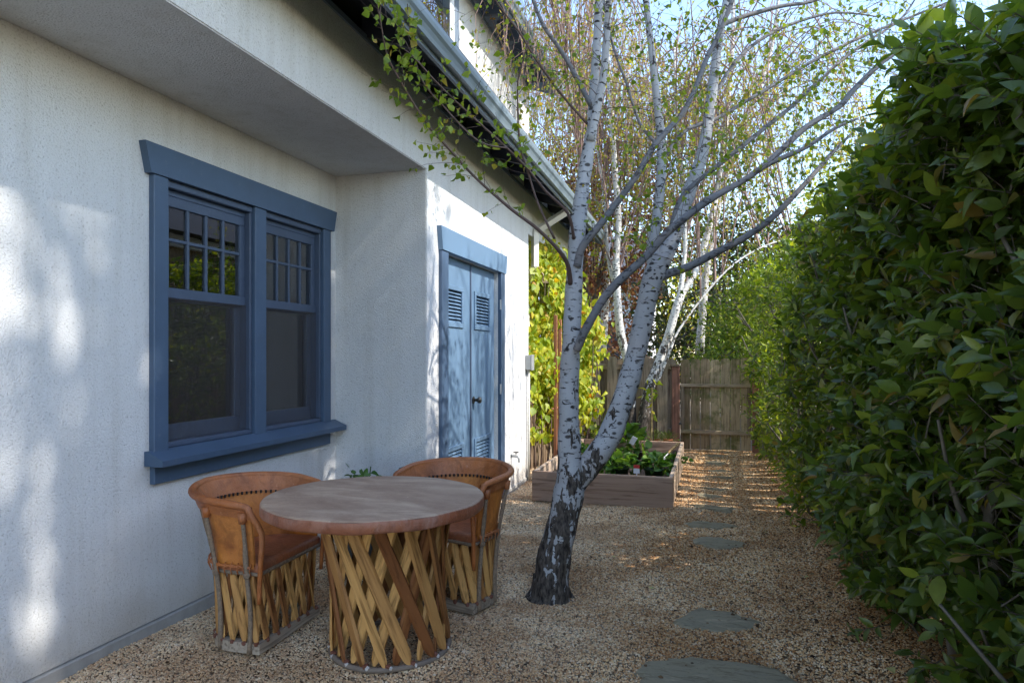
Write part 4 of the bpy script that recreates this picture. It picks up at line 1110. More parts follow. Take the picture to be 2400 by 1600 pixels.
def make_chair(loc, rotz, label):
    rn = random.Random(int(abs(loc[0] * 100)))
    root = empty('equipal_chair', (0, 0, 0), label, 'chair', 'leather barrel chairs at the round table')
    # base: D of grey timber
    NB = 60
    out = [dp_at(t) * 1.0 for t in np.linspace(0, 1, NB)]
    inn = [p * .84 for p in out]
    mbv = MB()
    V = [(p[0], p[1], .012) for p in out] + [(p[0], p[1], .062) for p in out] + [(p[0], p[1], .062) for p in inn] + [(p[0], p[1], .012) for p in inn]
    F = []
    for i in range(NB):
        j = (i + 1) % NB
        for a in range(4):
            b = (a + 1) % 4
            F.append((a * NB + i, a * NB + j, b * NB + j, b * NB + i))
    link('base', mk_mesh('base', V, F), 'base_wood', root)
    # slats all round, two leanings
    sm1 = slat_mesh(.040, .010, .12)
    def per(t):                                       # closed perimeter incl. the straight front
        t = t % 1.0
        if t < .72: return dp_at(t / .72)
        f = (t - .72) / .28
        return np.array([.17, .27 - .54 * f])
    for layer in (0, 1):
        n = 22
        for k in range(n):
            t0 = (k + .25 + .5 * layer * .6) / n
            t1 = t0 + (.052 if layer == 0 else -.052) + rn.uniform(-.008, .008)
            if .70 < t0 % 1 < .74 or .70 < t1 % 1 < .74: pass
            sc = .955 if layer == 0 else .895
            p, q = per(t0) * sc, per(t1) * (sc + .035)
            m = (p + q) / 2
            nrm = (1, 0, 0) if (.74 < t0 % 1 < .98) else (m[0], m[1], 0)
            place_slat(sm1, root, (p[0], p[1], .058), (q[0], q[1], .40), nrm, rn.uniform(.85, 1.15))
            if layer == 0:
                b = per(t0) * .99
                blob('lashing', root, (b[0], b[1], .060), .014, 'lash', k)
    # seat ring and seat
    pr = [(*(per(t) * 1.005), .398) for t in np.linspace(0, 1, 70)]
    V, F = tube(pr, .0105, 7, False); link('seat_hoop', mk_mesh('seat_hoop', V, F, True), 'stick', root)
    mm = MB()
    ring = [per(t) for t in np.linspace(0, 1, 72, endpoint=False)]
    lv = [(.985, .392), (1.012, .400), (1.015, .432), (.99, .444), (.9, .449), (.6, .440), (.25, .434), (.01, .433)]
    V = []; F = []
    for s, z in lv:
        for p in ring: V.append((p[0] * s, p[1] * s, z))
    n = len(ring)
    for i in range(len(lv) - 1):
        for j in range(n):
            F.append((i * n + j, i * n + (j + 1) % n, (i + 1) * n + (j + 1) % n, (i + 1) * n + j))
    link('seat', mk_mesh('seat', V, F, True), 'leather_seat', root)
    # back shell
    T = np.linspace(0.02, .98, 72)
    H = np.linspace(0, 1, 9)
    def sheet(Hs, extra, name, mat):
        V = []; F = []
        for h in Hs:
            for t in T: V.append(shell_pt(t, h, extra)[0])
        k = len(T); b = len(V)
        for i in range(len(Hs) - 1):
            for j in range(k - 1): F.append((i * k + j, i * k + j + 1, (i + 1) * k + j + 1, (i + 1) * k + j))
        return V, F
    V1, F1 = sheet(H, 0.0, '', ''); V2, F2 = sheet(H, -.012, '', '')
    o1 = MB(); o1.add(V1, F1); o1.add(V2, [f[::-1] for f in F2])
    me = mk_mesh('backrest', np.concatenate(o1.V), o1.F, True)
    back = link('backrest', me, 'leather', root)
    for ex, hs, nm in ((-.020, np.linspace(.76, 1.0, 5), 'inner_collar'), (.008, np.linspace(.80, 1.0, 5), 'outer_collar')):
        V, F = sheet(hs, ex, '', '')
        link(nm, mk_mesh(nm, V, F, True), 'leather_rim', back)
    # rolled rim that turns down at the arm ends
    path = [shell_pt(t, 1.0, .004)[0] for t in np.linspace(0.06, .94, 60)]
    def end(side):
        t = .035 if side < 0 else .965
        a, n_ = shell_pt(t, 1.0, .004)
        p0 = shell_pt(0.0 if side < 0 else 1.0, 0, 0)[0]
        xs_ = [a + np.array([.010, 0, -.004]), np.array([a[0] + .028, a[1] - side * .006, a[2] - .04]), np.array([.194, side * .287, .60]), np.array([.187, side * .283, .48]), np.array([.178, side * .279, .36]), np.array([.173, side * .277, .26])]
        return xs_
    e0, e1 = end(-1), end(1)
    full = np.array(list(e0[::-1]) + path + list(e1))
    full = spline(full, 2)
    n = len(full)
    rads = np.full(n, .019)
    ramp_ = int(n * .10)
    rads[:ramp_] = np.linspace(.010, .019, ramp_); rads[-ramp_:] = np.linspace(.019, .010, ramp_)
    V, F = tube(full, rads, 12, True)
    link('rim', mk_mesh('rim', V, F, True), 'leather_rim', back)
    # stitches under the inner collar
    st = MB()
    for t in np.linspace(.06, .94, 44):
        p, n_ = shell_pt(t, .75, -.022)
        bx = np.array([(-.004, -.004, -.008), (.004, -.004, -.008), (.004, .004, -.008), (-.004, .004, -.008), (-.004, -.004, .008), (.004, -.004, .008), (.004, .004, .008), (-.004, .004, .008)]) + p
        st.add(bx, [(0, 3, 2, 1), (4, 5, 6, 7), (0, 1, 5, 4), (1, 2, 6, 5), (2, 3, 7, 6), (3, 0, 4, 7)])
    so_ = link('stitching', mk_mesh('stitching', np.concatenate(st.V), st.F), 'tube', back)
    so_['kind'] = 'stuff'
    # bark sticks outside the shell
    for t in (.05, .21, .40, .60, .79, .95):
        b = dp_at(t) * 1.01
        s0 = shell_pt(t, 0, .012)[0]; s1 = shell_pt(t, .86, .014)[0]
        pth = spline([(b[0], b[1], .015), (b[0] * 1.01 + rn.uniform(-.006, .006), b[1] * 1.01, .2), s0, (s0 * .5 + s1 * .5) + np.array([rn.uniform(-.004, .004), 0, 0]), s1], 4)
        V, F = tube(pth, np.linspace(.0125, .0105, len(pth)), 8, True, .18, int(t * 1000))
        pst = link('post', mk_mesh('post', V, F, True), 'stick', root)
        blob('lashing', pst, tuple(s0 + np.array([0, 0, -.03])), .019, 'stick', int(t * 100))
        sw = shell_pt(t, .80, .014)[0]
        V, F = tube([tuple(sw - np.array([0, 0, .02])), tuple(sw + np.array([0, 0, .03]))], [.0165, .023], 8)
        link('leather_wrap', mk_mesh('leather_wrap', V, F, True), 'leather_rim', pst)
    # lacing along the foot of the shell
    lc = MB()
    for t in np.linspace(.03, .97, 30):
        p, n_ = shell_pt(t, 0.02, .008)
        V, F = tube([p + np.array([0, 0, .02]), p + np.array([n_[0] * .012, n_[1] * .012, -.01]), p + np.array([0, 0, -.04])], .0032, 4)
        lc.add(V, F)
    for k in range(2):
        V, F = tube([shell_pt(t, .03, .014)[0] + np.array([0, 0, .005 * math.sin(t * 90 + k * 3.1)]) for t in np.linspace(.03, .97, 90)], .005, 5)
        lc.add(V, F)
    lo_ = link('lacing', mk_mesh('lacing', np.concatenate(lc.V), lc.F, True), 'leather_rim', back)
    root.location = loc
    root.rotation_euler = (0, 0, rotz)
    return root
make_chair((-2.245, 3.065, 0), R(1), 'orange leather barrel chair against the white wall below the window')
make_chair((-1.469, 3.80, 0), math.atan2(-.95, -.28), 'brown leather barrel chair in front of the blue door')

# ------------------------------------------------------------------ plant and slate behind the table
def bush_leaves(root, c, rad, hgt, n, size, tpl, mat, nsingle=0, up=.5, seed=3):
    rs = np.random.RandomState(seed)
    d = norm(rs.normal(size=(n, 3))); d[:, 2] = np.abs(d[:, 2])
    rr = rs.uniform(.35, 1, n) ** .6
    pos = np.array(c) + d * rr[:, None] * np.array([rad, rad, hgt])
    dirs = norm(d + rs.normal(size=(n, 3)) * .5 + np.array([0, 0, .1]))
    upv = norm(np.array([0, 0, 1.0]) + rs.normal(size=(n, 3)) * .45)
    fr = leaf_frames(pos, dirs, upv)
    return plant_leaves(root, tpl, pos, fr, rs.uniform(.7, 1.2, n) * size, mat, nsingle)
pp = empty('potted_plant', (-2.22, 4.05, 0), 'small green plant in a dark pot behind the round table', 'potted plant')
V, F = lathe([(.001, .02), (.11, .02), (.15, .28), (.155, .30), (.138, .30), (.13, .26), (.001, .25)], 24)
link('pot', mk_mesh('pot', V, F, True), 'slate', pp)
rsx = np.random.RandomState(4)
for k in range(6):
    a = rsx.uniform(0, 6.28); s = rsx.uniform(.04, .13)
    V, F = tube(spline([(0, 0, .25), (s * .5 * math.cos(a), s * .5 * math.sin(a), .45), (s * math.cos(a), s * math.sin(a), .62 + rsx.uniform(0, .10))], 4), .004, 5)
    link('stem', mk_mesh('stem', V, F), 'veg', pp)
bush_leaves(pp, (-2.22, 4.05, .30), .17, .42, 160, .05, L_VEG, 'veg', 40)
slt = wmesh('slate_slab', [(-2.02, 4.16, 0), (-1.86, 4.10, 0), (-1.88, 4.12, .66), (-1.93, 4.14, .715), (-2.0, 4.17, .69), (-2.02, 4.22, 0), (-1.86, 4.16, 0), (-1.88, 4.17, .66), (-1.93, 4.19, .71), (-2.0, 4.21, .69)],
            [(0, 1, 2, 3, 4), (9, 8, 7, 6, 5), (0, 5, 6, 1), (1, 6, 7, 2), (2, 7, 8, 3), (3, 8, 9, 4), (4, 9, 5, 0)], 'slate', base=(-1.94, 4.16, 0))
tag(slt, 'upright dark slate slab whose tip shows above the table', 'slate slab')

# ------------------------------------------------------------------ raised bed and what grows in it
bed = empty('raised_bed', ((PX0 + PX1) / 2, PY0, 0), 'raised wooden planting bed of brown boards behind the birch trunk', 'raised bed')
tb = .04
ZB = .295
rot_b = R(-3)
def bedbox(name, lo, hi, mat, bev=.004): return box(name, lo, hi, mat, bed, bev)
bedbox('board', (PX0, PY0, 0), (PX1, PY0 + tb, ZB), 'planter', .005)
bedbox('board', (PX0, PY1 - tb, 0), (PX1, PY1, ZB), 'planter', .005)
bedbox('board', (PX0 + .002, PY0 + tb, 0), (PX0 + tb, PY1 - tb, ZB - .002), 'planter_y')
bedbox('board', (PX1 - tb, PY0 + tb, 0), (PX1 - .002, PY1 - tb, ZB - .002), 'planter_y')
bedbox('corner_post', (PX1 - tb - .07, PY0 + tb + .001, 0), (PX1 - tb - .001, PY0 + tb + .06, ZB - .02), 'planter_y')
bedbox('corner_post', (PX0 + tb + .001, PY0 + tb + .001, 0), (PX0 + tb + .07, PY0 + tb + .06, ZB - .02), 'planter_y')
n = 30
V = []; F = []
for j in range(n + 1):
    for i in range(n // 2 + 1):
        x = PX0 + tb + (PX1 - PX0 - 2 * tb) * i / (n // 2); y = PY0 + tb + (PY1 - PY0 - 2 * tb) * j / n
        V.append((x, y, .15 + .03 * math.sin(x * 9 + y * 4) * math.sin(y * 7) + random.uniform(-.012, .012)))
m1 = n // 2 + 1
for j in range(n):
    for i in range(n // 2): F.append((j * m1 + i, j * m1 + i + 1, (j + 1) * m1 + i + 1, (j + 1) * m1 + i))
soil = wmesh('soil', V, F, 'soil', bed, True); soil['kind'] = 'stuff'
def pot(root, c, r, h, mat, n=16):
    V, F = lathe([(.001, 0), (r * .78, 0), (r * .96, h * .9), (r * 1.06, h * .9), (r * 1.06, h), (r * .9, h), (r * .88, h * .85), (.001, h * .82)], n)
    me = mk_mesh('pot', V, F, True)
    return link('pot', me, mat, root, loc=Vector(c) - wloc(root))
def seedling(x, y, rad, hgt, n, size, potmat, label, leafm='veg', tpl=L_VEG, pr=.07, phh=.12, z0=.15, nsingle=30, group='seedlings in the raised bed'):
    root = empty('seedling', (x, y, z0), label, 'seedling', group)
    if potmat: pot(root, (x, y, z0), pr, phh, potmat)
    zz = z0 + (phh if potmat else .01)
    rs = np.random.RandomState(int(abs(x * 1000 + y * 77)))
    for k in range(6):
        a = rs.uniform(0, 6.28); s = rs.uniform(.3, .8) * rad
        V, F = tube(spline([(x, y, zz - .03), (x + s * .4 * math.cos(a), y + s * .4 * math.sin(a), zz + hgt * .5), (x + s * math.cos(a), y + s * math.sin(a), zz + hgt * .85)], 3), .003, 4)
        wmesh('stem', V, F, leafm, root)
    bush_leaves(root, (x, y, zz - .02), rad, hgt, n, size, tpl, leafm, nsingle, seed=int(abs(x * 100)))
    return root
def gz(px, py, z):                                    # world point on the plane z seen at that photo pixel
    a, b, c = ray(px, py)
    d = (z - CAMH) / c
    return a * d, b * d
x, y = gz(1452, 1122, .15); seedling(x, y, .17, .15, 110, .09, 'pot_green', 'leafy green seedling in a green pot just right of the birch fork', pr=.10, phh=.12)
x, y = gz(1532, 1125, .15); seedling(x, y, .16, .15, 110, .085, 'pot_green', 'leafy green seedling in a green pot by the right corner of the bed', pr=.10, phh=.12)
x, y = gz(1372, 1095, .15); seedling(x, y, .13, .13, 80, .08, 'pot_black', 'leafy green seedling between the two birch trunks')
x, y = gz(1470, 1052, .15); seedling(x, y, .30, .28, 150, .13, None, 'broad leaved grey green cabbage plant in the middle of the bed')
x, y = gz(1496, 1078, .15); seedling(x, y, .10, .16, 24, .10, 'pot_black', 'thin young plant in a black pot with a red tag', pr=.06, phh=.11)
x, y = gz(1575, 1082, .15); seedling(x, y, .22, .08, 90, .06, None, 'low green sprawling seedlings along the right board of the bed')
x, y = gz(1535, 1045, .15); seedling(x, y, .14, .14, 160, .06, 'terracotta', 'fine leaved herb in an orange clay pot, left of two', 'herb', L_BLADE, .07, .10)
x, y = gz(1566, 1045, .15); seedling(x, y, .14, .13, 160, .06, 'terracotta', 'fine leaved herb in an orange clay pot, right of two', 'herb', L_BLADE, .07, .10)
x, y = gz(1392, 1040, .15); seedling(x, y, .24, .30, 220, .07, None, 'pale yellow green herb at the back of the bed', 'herb', L_BIRCH)
x, y = gz(1412, 1030, .15); seedling(x, y, .16, .5, 200, .055, None, 'tall feathery herb at the back of the bed by the fence', 'herb', L_BLADE)
x, y = gz(1527, 1055, .15)
stk = empty('young_sapling', (x, y, .15), 'young leafy sapling tied to a bamboo stake in the bed', 'sapling')
V, F = tube([(x, y, .12), (x + .01, y, 1.0)], .011, 8); wmesh('stake', V, F, 'bamboo', stk)
V, F = tube(spline([(x + .03, y, .15), (x + .02, y, .5), (x + .012, y, .85), (x - .04, y, 1.05)], 4), .006, 6); wmesh('stem', V, F, 'twig', stk)
rs_ = np.random.RandomState(9); pos = np.array([x, y, .92]) + rs_.normal(size=(16, 3)) * np.array([.07, .05, .11])
plant_leaves(stk, L_VINE, pos, leaf_frames(pos, rs_.normal(size=(16, 3)) + np.array([0, 0, -.6]), rs_.normal(size=(16, 3)) + np.array([0, 0, 1])), rs_.uniform(.07, .12, 16), 'vine_leaf', 16)
x, y = gz(1492, 1090, .33)
pt = empty('plant_tag', (x, y, .2), 'small red and white plant tag stuck in a black pot', 'plant tag')
box('card', (x - .03, y - .002, .25), (x + .03, y + .002, .30), 'white', pt, 0); box('band', (x - .03, y - .004, .30), (x + .03, y + .004, .335), 'red', pt, 0)
box('spike', (x - .006, y - .002, .16), (x + .006, y + .002, .25), 'white', pt, 0)
x, y = gz(1484, 1032, .45)
pt = empty('plant_tag', (x, y, .3), 'plain white plant tag leaning in the cabbage leaves', 'plant tag')
o = box('card', (x - .03, y - .002, .40), (x + .03, y + .002, .50), 'white', pt, 0); o.rotation_euler = (.3, .5, .2)
tr = empty('garden_trowel', (-.36, 8.55, ZB), 'trowel with a pale wooden handle resting on the right board of the bed', 'trowel')
ph = np.array(at(1591, 1037, depth(-.28, 8.5))); pl = np.array(at(1566, 1062, depth(-.42, 8.3)))
V, F = tube(spline([pl, pl * .7 + ph * .3, pl * .3 + ph * .7, ph], 4), [.010, .014, .016, .017, .016, .015, .016, .018, .019, .019, .018, .016, .008], 10); wmesh('handle', V, F, 'handle', tr, True)
dv = (pl - ph) / np.linalg.norm(pl - ph); V, F = tube([pl, pl + dv * .10], .006, 6); wmesh('shank', V, F, 'steel', tr)
b0 = pl + dv * .10; sd = np.cross(dv, [0, 0, 1]); sd /= np.linalg.norm(sd)
wmesh('blade', [b0 - sd * .03, b0 + sd * .03, b0 + sd * .035 + dv * .08, b0 + dv * .14, b0 - sd * .035 + dv * .08], [(0, 1, 2, 3, 4)], 'steel', tr)
trel = empty('vine_trellis', (-1.93, 8.9, 0), 'reddish brown timber stakes of the trellis carrying the yellow green vine', 'trellis')
for (px, d_, top) in ((1302, 8.75, 1.95), (1312, 8.8, 1.9), (1335, 9.0, 1.85)):
    p = at(px, 900, d_)
    box('stake', (p.x - .022, p.y - .012, 0), (p.x + .022, p.y + .012, top), 'stake', trel, .003)
pA = at(1300, 900, 8.75); pB = at(1337, 900, 9.0)
V, F = tube([(pA.x - .03, pA.y - .02, .75), (pB.x + .03, pB.y - .02, .8)], .012, 6); wmesh('crossbar', V, F, 'stake', trel)

# ------------------------------------------------------------------ birch helpers
def branch_path(pts, d0, d1, bow=0.0):
    n = len(pts)
    out = []
    for i, (px, py) in enumerate(pts):
        t = i / max(1, n - 1)
        out.append(at(px, py, d0 + (d1 - d0) * t + bow * math.sin(t * math.pi)))
    return out
def grow_twigs(rs, paths, spacing, length, rad, droop, leaf_p, leaf_gap, leaf_size, sub=1, start=.2, k=7, spread=1.0):
    """side twigs along world-space paths; returns (twig paths, radii, leaf pos, leaf dirs, leaf sizes)"""
    TP = []; TR = []; LP = []; LD = []; LS = []
    for P in paths:
        P = np.asarray(P)
        seg = np.linalg.norm(np.diff(P, axis=0), axis=1)
        s = np.concatenate([[0], np.cumsum(seg)])
        L = s[-1]
        m = int(L * (1 - start) / spacing)
        for q in range(m):
            u = start * L + (q + rs.uniform(0, 1)) * spacing
            if u >= L: continue
            p = np.array([np.interp(u, s, P[:, c]) for c in range(3)])
            e = min(L, u + .05)
            tg = np.array([np.interp(e, s, P[:, c]) for c in range(3)]) - p
            tg = tg / (np.linalg.norm(tg) + 1e-9)
            rv = rs.normal(size=3); rv -= tg * rv.dot(tg); rv /= np.linalg.norm(rv) + 1e-9
            dr = tg * rs.uniform(.3, .9) + rv * spread * rs.uniform(.5, 1.0)
            dr /= np.linalg.norm(dr)
            l = length * rs.uniform(.35, 1.25)
            w = rs.normal(size=3) * .18
            pth = []
            cur = p.copy(); v = dr.copy()
            for i in range(k):
                pth.append(cur.copy())
                v = v + np.array([0, 0, -droop]) / k * 1.6 + w / k + rs.normal(size=3) * .10
                v /= np.linalg.norm(v)
                cur = cur + v * l / (k - 1)
            pth = np.array(pth)
            TP.append(pth); TR.append(np.linspace(rad * rs.uniform(.7, 1.2), rad * .35, k))
            nl = int(l / leaf_gap)
            for i in range(nl):
                if rs.rand() > leaf_p: continue
                t = rs.uniform(.15, 1.0) * (k - 1)
                a = int(t); b = min(a + 1, k - 1)
                lp = pth[a] * (1 - (t - a)) + pth[b] * (t - a)
                ld = rs.normal(size=3) * .6 + np.array([0, 0, -.75]) + (pth[b] - pth[a]) / (np.linalg.norm(pth[b] - pth[a]) + 1e-6) * .4
                LP.append(lp); LD.append(ld); LS.append(leaf_size * rs.uniform(.6, 1.25))
    return TP, TR, LP, LD, LS
def finish_twigs(root, TP, TR, mat, name='twigs'):
    V, F = tubes3(np.array(TP), np.array(TR))
    o = wmesh(name, V, F, mat, root, True)
    o['kind'] = 'stuff'
    return o

# ------------------------------------------------------------------ the birch in front
B0 = gr(1288, 1392)
birch = empty('birch_tree', B0, 'two stemmed birch with blue grey bark and dark foot standing in the gravel', 'birch tree')
D0 = 4.10
ppx = lambda w, d=D0: w / 2 / FPX * d                  # photo width in pixels -> radius in metres
def limb(name, pts, ws, d0, d1, mat, nseg=14, amp=.05, sub=4, bow=0.0, parent=None, seed=1):
    P = spline(branch_path(pts, d0, d1, bow), sub)
    w = np.interp(np.linspace(0, 1, len(P)), np.linspace(0, 1, len(ws)), ws)
    dd = np.linspace(d0, d1, len(P))
    V, F = tube(P, w / 2 / FPX * dd, nseg, True, amp, seed)
    wmesh(name, V, F, mat, parent or birch, True)
    return P
left = [(1286, 1404), (1290, 1370), (1300, 1300), (1318, 1225), (1333, 1150), (1336, 1090), (1333, 1010), (1333, 920), (1338, 820), (1342, 730), (1347, 638), (1356, 520), (1366, 434), (1378, 357), (1388, 306)]
limb('trunk', left, [100, 88, 77, 72, 70, 58, 50, 46, 43, 41, 39, 36, 33, 29, 26], D0, D0, 'bark', 20, .07, 5, seed=3)
limb('stem', [(1386, 312), (1392, 204), (1399, 102), (1404, 0), (1408, -140)], [24, 22, 20, 18, 12], D0, 4.2, 'bark', 12)
pB2 = limb('stem', [(1384, 330), (1404, 230), (1414, 179), (1421, 102), (1427, 0), (1440, -160)], [20, 20, 18, 17, 15, 10], 4.07, 3.95, 'bark', 12)
right = [(1338, 1160), (1358, 1118), (1396, 1070), (1428, 1024), (1451, 962), (1474, 893), (1492, 824), (1506, 755), (1520, 690), (1534, 641), (1550, 600)]
limb('trunk', right, [50, 56, 57, 55, 52, 49, 47, 45, 46, 48, 40], D0 + .02, D0 + .12, 'bark', 18, .06, 5, seed=8)
pR1 = limb('stem', [(1534, 645), (1530, 563), (1541, 500), (1551, 360), (1536, 204), (1514, 0), (1500, -150)], [34, 28, 24, 21, 17, 14, 9], 4.22, 4.3, 'bark', 12)
pR2 = limb('stem', [(1546, 625), (1572, 568), (1600, 490), (1617, 444), (1647, 357), (1667, 230), (1683, 102), (1703, 0), (1720, -120)], [40, 38, 34, 32, 28, 24, 20, 17, 11], 4.22, 4.5, 'bark', 14)
# root flare
for k in range(6):
    a = k * 1.05 + .3
    P = spline([B0 + Vector((.06 * math.cos(a), .06 * math.sin(a), .11)), B0 + Vector((.095 * math.cos(a), .095 * math.sin(a), .025)), B0 + Vector((.15 * math.cos(a), .15 * math.sin(a), -.03))], 3)
    V, F = tube(P, np.linspace(.040, .012, len(P)), 8, True, .25, k); wmesh('root', V, F, 'bark', birch, True)
BR = {}
def br(key, pts, ws, d0, d1, bow=0.0, mat='branch'):
    BR[key] = limb('branch', pts, ws, d0, d1, mat, 10, .05, 4, bow, seed=len(BR) + 20)
br('R1', [(1530, 660), (1556, 645), (1616, 624), (1685, 588), (1740, 560), (1804, 515), (1865, 454), (1916, 398), (1957, 352), (2010, 300)], [26, 22, 19, 17, 16, 15, 13, 11, 8, 5], 4.18, 4.45)
br('L2', [(1352, 820), (1364, 790), (1382, 755), (1414, 700), (1455, 654), (1511, 604), (1556, 553), (1602, 513), (1661, 469), (1743, 423), (1804, 383), (1886, 347), (1957, 301), (2010, 278)], [20, 20, 20, 20, 20, 19, 18, 18, 17, 14, 12, 10, 8, 5], 4.02, 3.95, -.08)
br('L5', [(1743, 423), (1804, 377), (1886, 301), (1967, 250), (1998, 214), (2059, 153), (2100, 122), (2161, 61), (2212, 15), (2280, -40)], [12, 14, 14, 13, 13, 12, 11, 10, 8, 5], 3.93, 4.2)
br('L3', [(1572, 540), (1600, 459), (1676, 393), (1753, 332), (1804, 291), (1855, 250), (1932, 179), (1983, 133), (2034, 97), (2110, 46), (2150, -10)], [13, 12, 11, 10, 10, 9, 8, 7, 6, 5, 3], 4.25, 4.5)
br('L4', [(1540, 400), (1600, 311), (1676, 280), (1753, 235), (1830, 189), (1906, 143), (2008, 92), (2110, 50), (2238, 0), (2330, -30)], [9, 9, 9, 8, 8, 8, 7, 6, 5, 3], 4.3, 4.7)
br('L6', [(1352, 625), (1366, 577), (1412, 520), (1458, 459), (1494, 408), (1530, 347), (1555, 316), (1600, 265), (1631, 204), (1656, 138), (1682, 87), (1717, 0), (1740, -70)], [20, 18, 16, 15, 14, 14, 13, 13, 12, 12, 11, 10, 6], 4.06, 4.1, -.1)
br('U1', [(1386, 250), (1341, 163), (1310, 112), (1274, 61), (1249, 0), (1230, -60)], [12, 11, 10, 9, 8, 5], 4.1, 3.9)
br('U2', [(1376, 290), (1310, 214), (1249, 128), (1218, 77), (1167, 10), (1140, -40)], [7, 6, 6, 5, 4, 3], 4.08, 3.6, mat='twig')
br('U3', [(1666, 240), (1720, 150), (1780, 95), (1860, 55), (1960, 30), (2060, 40)], [10, 9, 8, 7, 5, 3], 4.45, 4.7)
br('U4', [(1690, 60), (1740, 40), (1830, 15), (1900, 5), (1960, -20)], [12, 11, 9, 7, 4], 4.48, 4.6)
br('U5', [(1551, 350), (1500, 290), (1470, 200), (1440, 120), (1420, 30), (1410, -50)], [8, 7, 6, 5, 5, 3], 4.25, 4.3)
br('N1', [(1337, 665), (1331, 622), (1310, 587), (1259, 536), (1198, 490), (1116, 418), (1055, 352), (1004, 296), (968, 240), (938, 189), (907, 128), (892, 51), (880, -10)], [12, 11, 9, 8, 7, 6, 6, 5, 4.5, 4, 3.5, 3, 2], 4.06, 3.0, mat='twig')
br('N2', [(1345, 560), (1331, 500), (1280, 449), (1234, 393), (1188, 347), (1132, 296), (1076, 245), (1024, 194), (968, 133), (928, 102)], [8, 7, 6, 5.5, 5, 4.5, 4, 3.5, 3, 2], 4.06, 3.2, mat='twig')
br('N3', [(1300, 560), (1262, 480), (1239, 408), (1218, 332), (1213, 204), (1223, 153), (1240, 90)], [6, 5, 5, 4.5, 4, 3.5, 2], 3.9, 3.6, mat='twig')
br('N5', [(1188, 347), (1120, 330), (1040, 250), (985, 180), (960, 60), (955, 10)], [4, 4, 3.5, 3, 2.5, 2], 3.6, 3.1, mat='twig')
rs = np.random.RandomState(21)
TP, TR, LP, LD, LS = [], [], [], [], []
def acc(r):
    for a, b in zip((TP, TR, LP, LD, LS), r): a.extend(b)
for key in ('N1', 'N2', 'N3', 'N5'):
    acc(grow_twigs(rs, [BR[key]], .050, .26, .0018, .18, .85, .028, .044, start=.30, spread=.9))
    acc(grow_twigs(rs, [BR[key]], .045, .05, .0012, .1, 1.0, .02, .044, start=.45, spread=.8))
for key in ('U2', 'U1'):
    acc(grow_twigs(rs, [BR[key]], .06, .40, .0018, .8, .55, .04, .038, start=.15))
for key in ('R1', 'L2', 'L3', 'L4', 'L5', 'L6', 'U3', 'U4', 'U5'):
    acc(grow_twigs(rs, [BR[key]], .042, .55, .0020, .95, .50, .045, .038, start=.22 if key != 'L6' else .1))
for P in (pB2, pR1, pR2):
    acc(grow_twigs(rs, [P], .05, .7, .0024, .6, .5, .05, .038, start=.2))
first = [p for p in TP if np.linalg.norm(p[-1] - p[0]) > .3]
acc(grow_twigs(rs, first, .13, .26, .0013, .9, .6, .05, .034, start=.3))
finish_twigs(birch, TP, TR, 'twig')
LP = np.array(LP); LD = np.array(LD); LS = np.array(LS)
upv = rs.normal(size=LP.shape) + np.array([0, 0, .4])
plant_leaves(birch, L_BIRCH, LP, leaf_frames(LP, LD, upv), LS, 'birch_leaf', 300)

# ------------------------------------------------------------------ weeping birches by the fence and beyond
def far_birch(label, stems, crown_c, crown_r, n_limb, n_hang, hang_len, seed, leaf_n=9, leaf_size=.045, zmin=1.9, base=None):
    rs = np.random.RandomState(seed)
    P0 = stems[0][0][0]
    root = empty('weeping_birch', (P0[0], P0[1], 0), label, 'birch tree', 'weeping birches near the back fence')
    tops = []
    for (P, r0, r1) in stems:
        P = spline(P, 4)
        V, F = tube(P, np.linspace(r0, r1, len(P)), 10, True, .07, seed)
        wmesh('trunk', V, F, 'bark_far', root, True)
        tops.append(P)
    limbs = []
    lm = MB()
    for q in range(n_limb):
        P = tops[q % len(tops)]
        i = rs.randint(int(len(P) * .45), len(P))
        p = P[i]
        e = np.array(crown_c) + rs.normal(size=3) * np.array(crown_r) * .55
        mid = (p + e) / 2 + np.array([0, 0, .5 + rs.uniform(0, .5)])
        L = spline([p, mid, e, e + (e - mid) * .35 + np.array([0, 0, -.5])], 5)
        limbs.append(L)
        V, F = tube(L, np.linspace(.012, .004, len(L)), 5, False)
        lm.add(V, F)
    lo = lm.build('limbs', 'twig_far', root, True); lo['kind'] = 'stuff'
    TPs = []; TRs = []; LPs = []; LDs = []
    k = 8
    for q in range(n_hang):
        L = limbs[rs.randint(len(limbs))]
        i = rs.randint(int(len(L) * .35), len(L))
        p = L[i] + rs.normal(size=3) * .12
        l = hang_len * rs.uniform(.35, 1.2)
        if p[2] - l < zmin: l = max(.25, p[2] - zmin)
        out = rs.normal(size=3) * np.array([.35, .35, .05])
        pth = [p]
        for j in range(1, k):
            t = j / (k - 1)
            pth.append(p + out * (1 - (1 - t) ** 2) * .5 * l + np.array([0, 0, -l * t ** 1.3]) + rs.normal(size=3) * .022)
        pth = np.array(pth)
        TPs.append(pth); TRs.append(np.linspace(.0042, .0022, k))
        m = rs.poisson(leaf_n * l)
        for _ in range(m):
            t = rs.uniform(.05, 1) * (k - 1); a = min(int(t), k - 2)
            LPs.append(pth[a] + (pth[a + 1] - pth[a]) * (t - a) + rs.normal(size=3) * .012)
            LDs.append(rs.normal(size=3) * .6 + np.array([0, 0, -.8]))
    finish_twigs(root, TPs, TRs, 'twig_far')
    LPs = np.array(LPs); LDs = np.array(LDs)
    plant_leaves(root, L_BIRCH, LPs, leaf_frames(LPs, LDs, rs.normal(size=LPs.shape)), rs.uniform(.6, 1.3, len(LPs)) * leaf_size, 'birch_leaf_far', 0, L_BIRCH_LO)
    return root
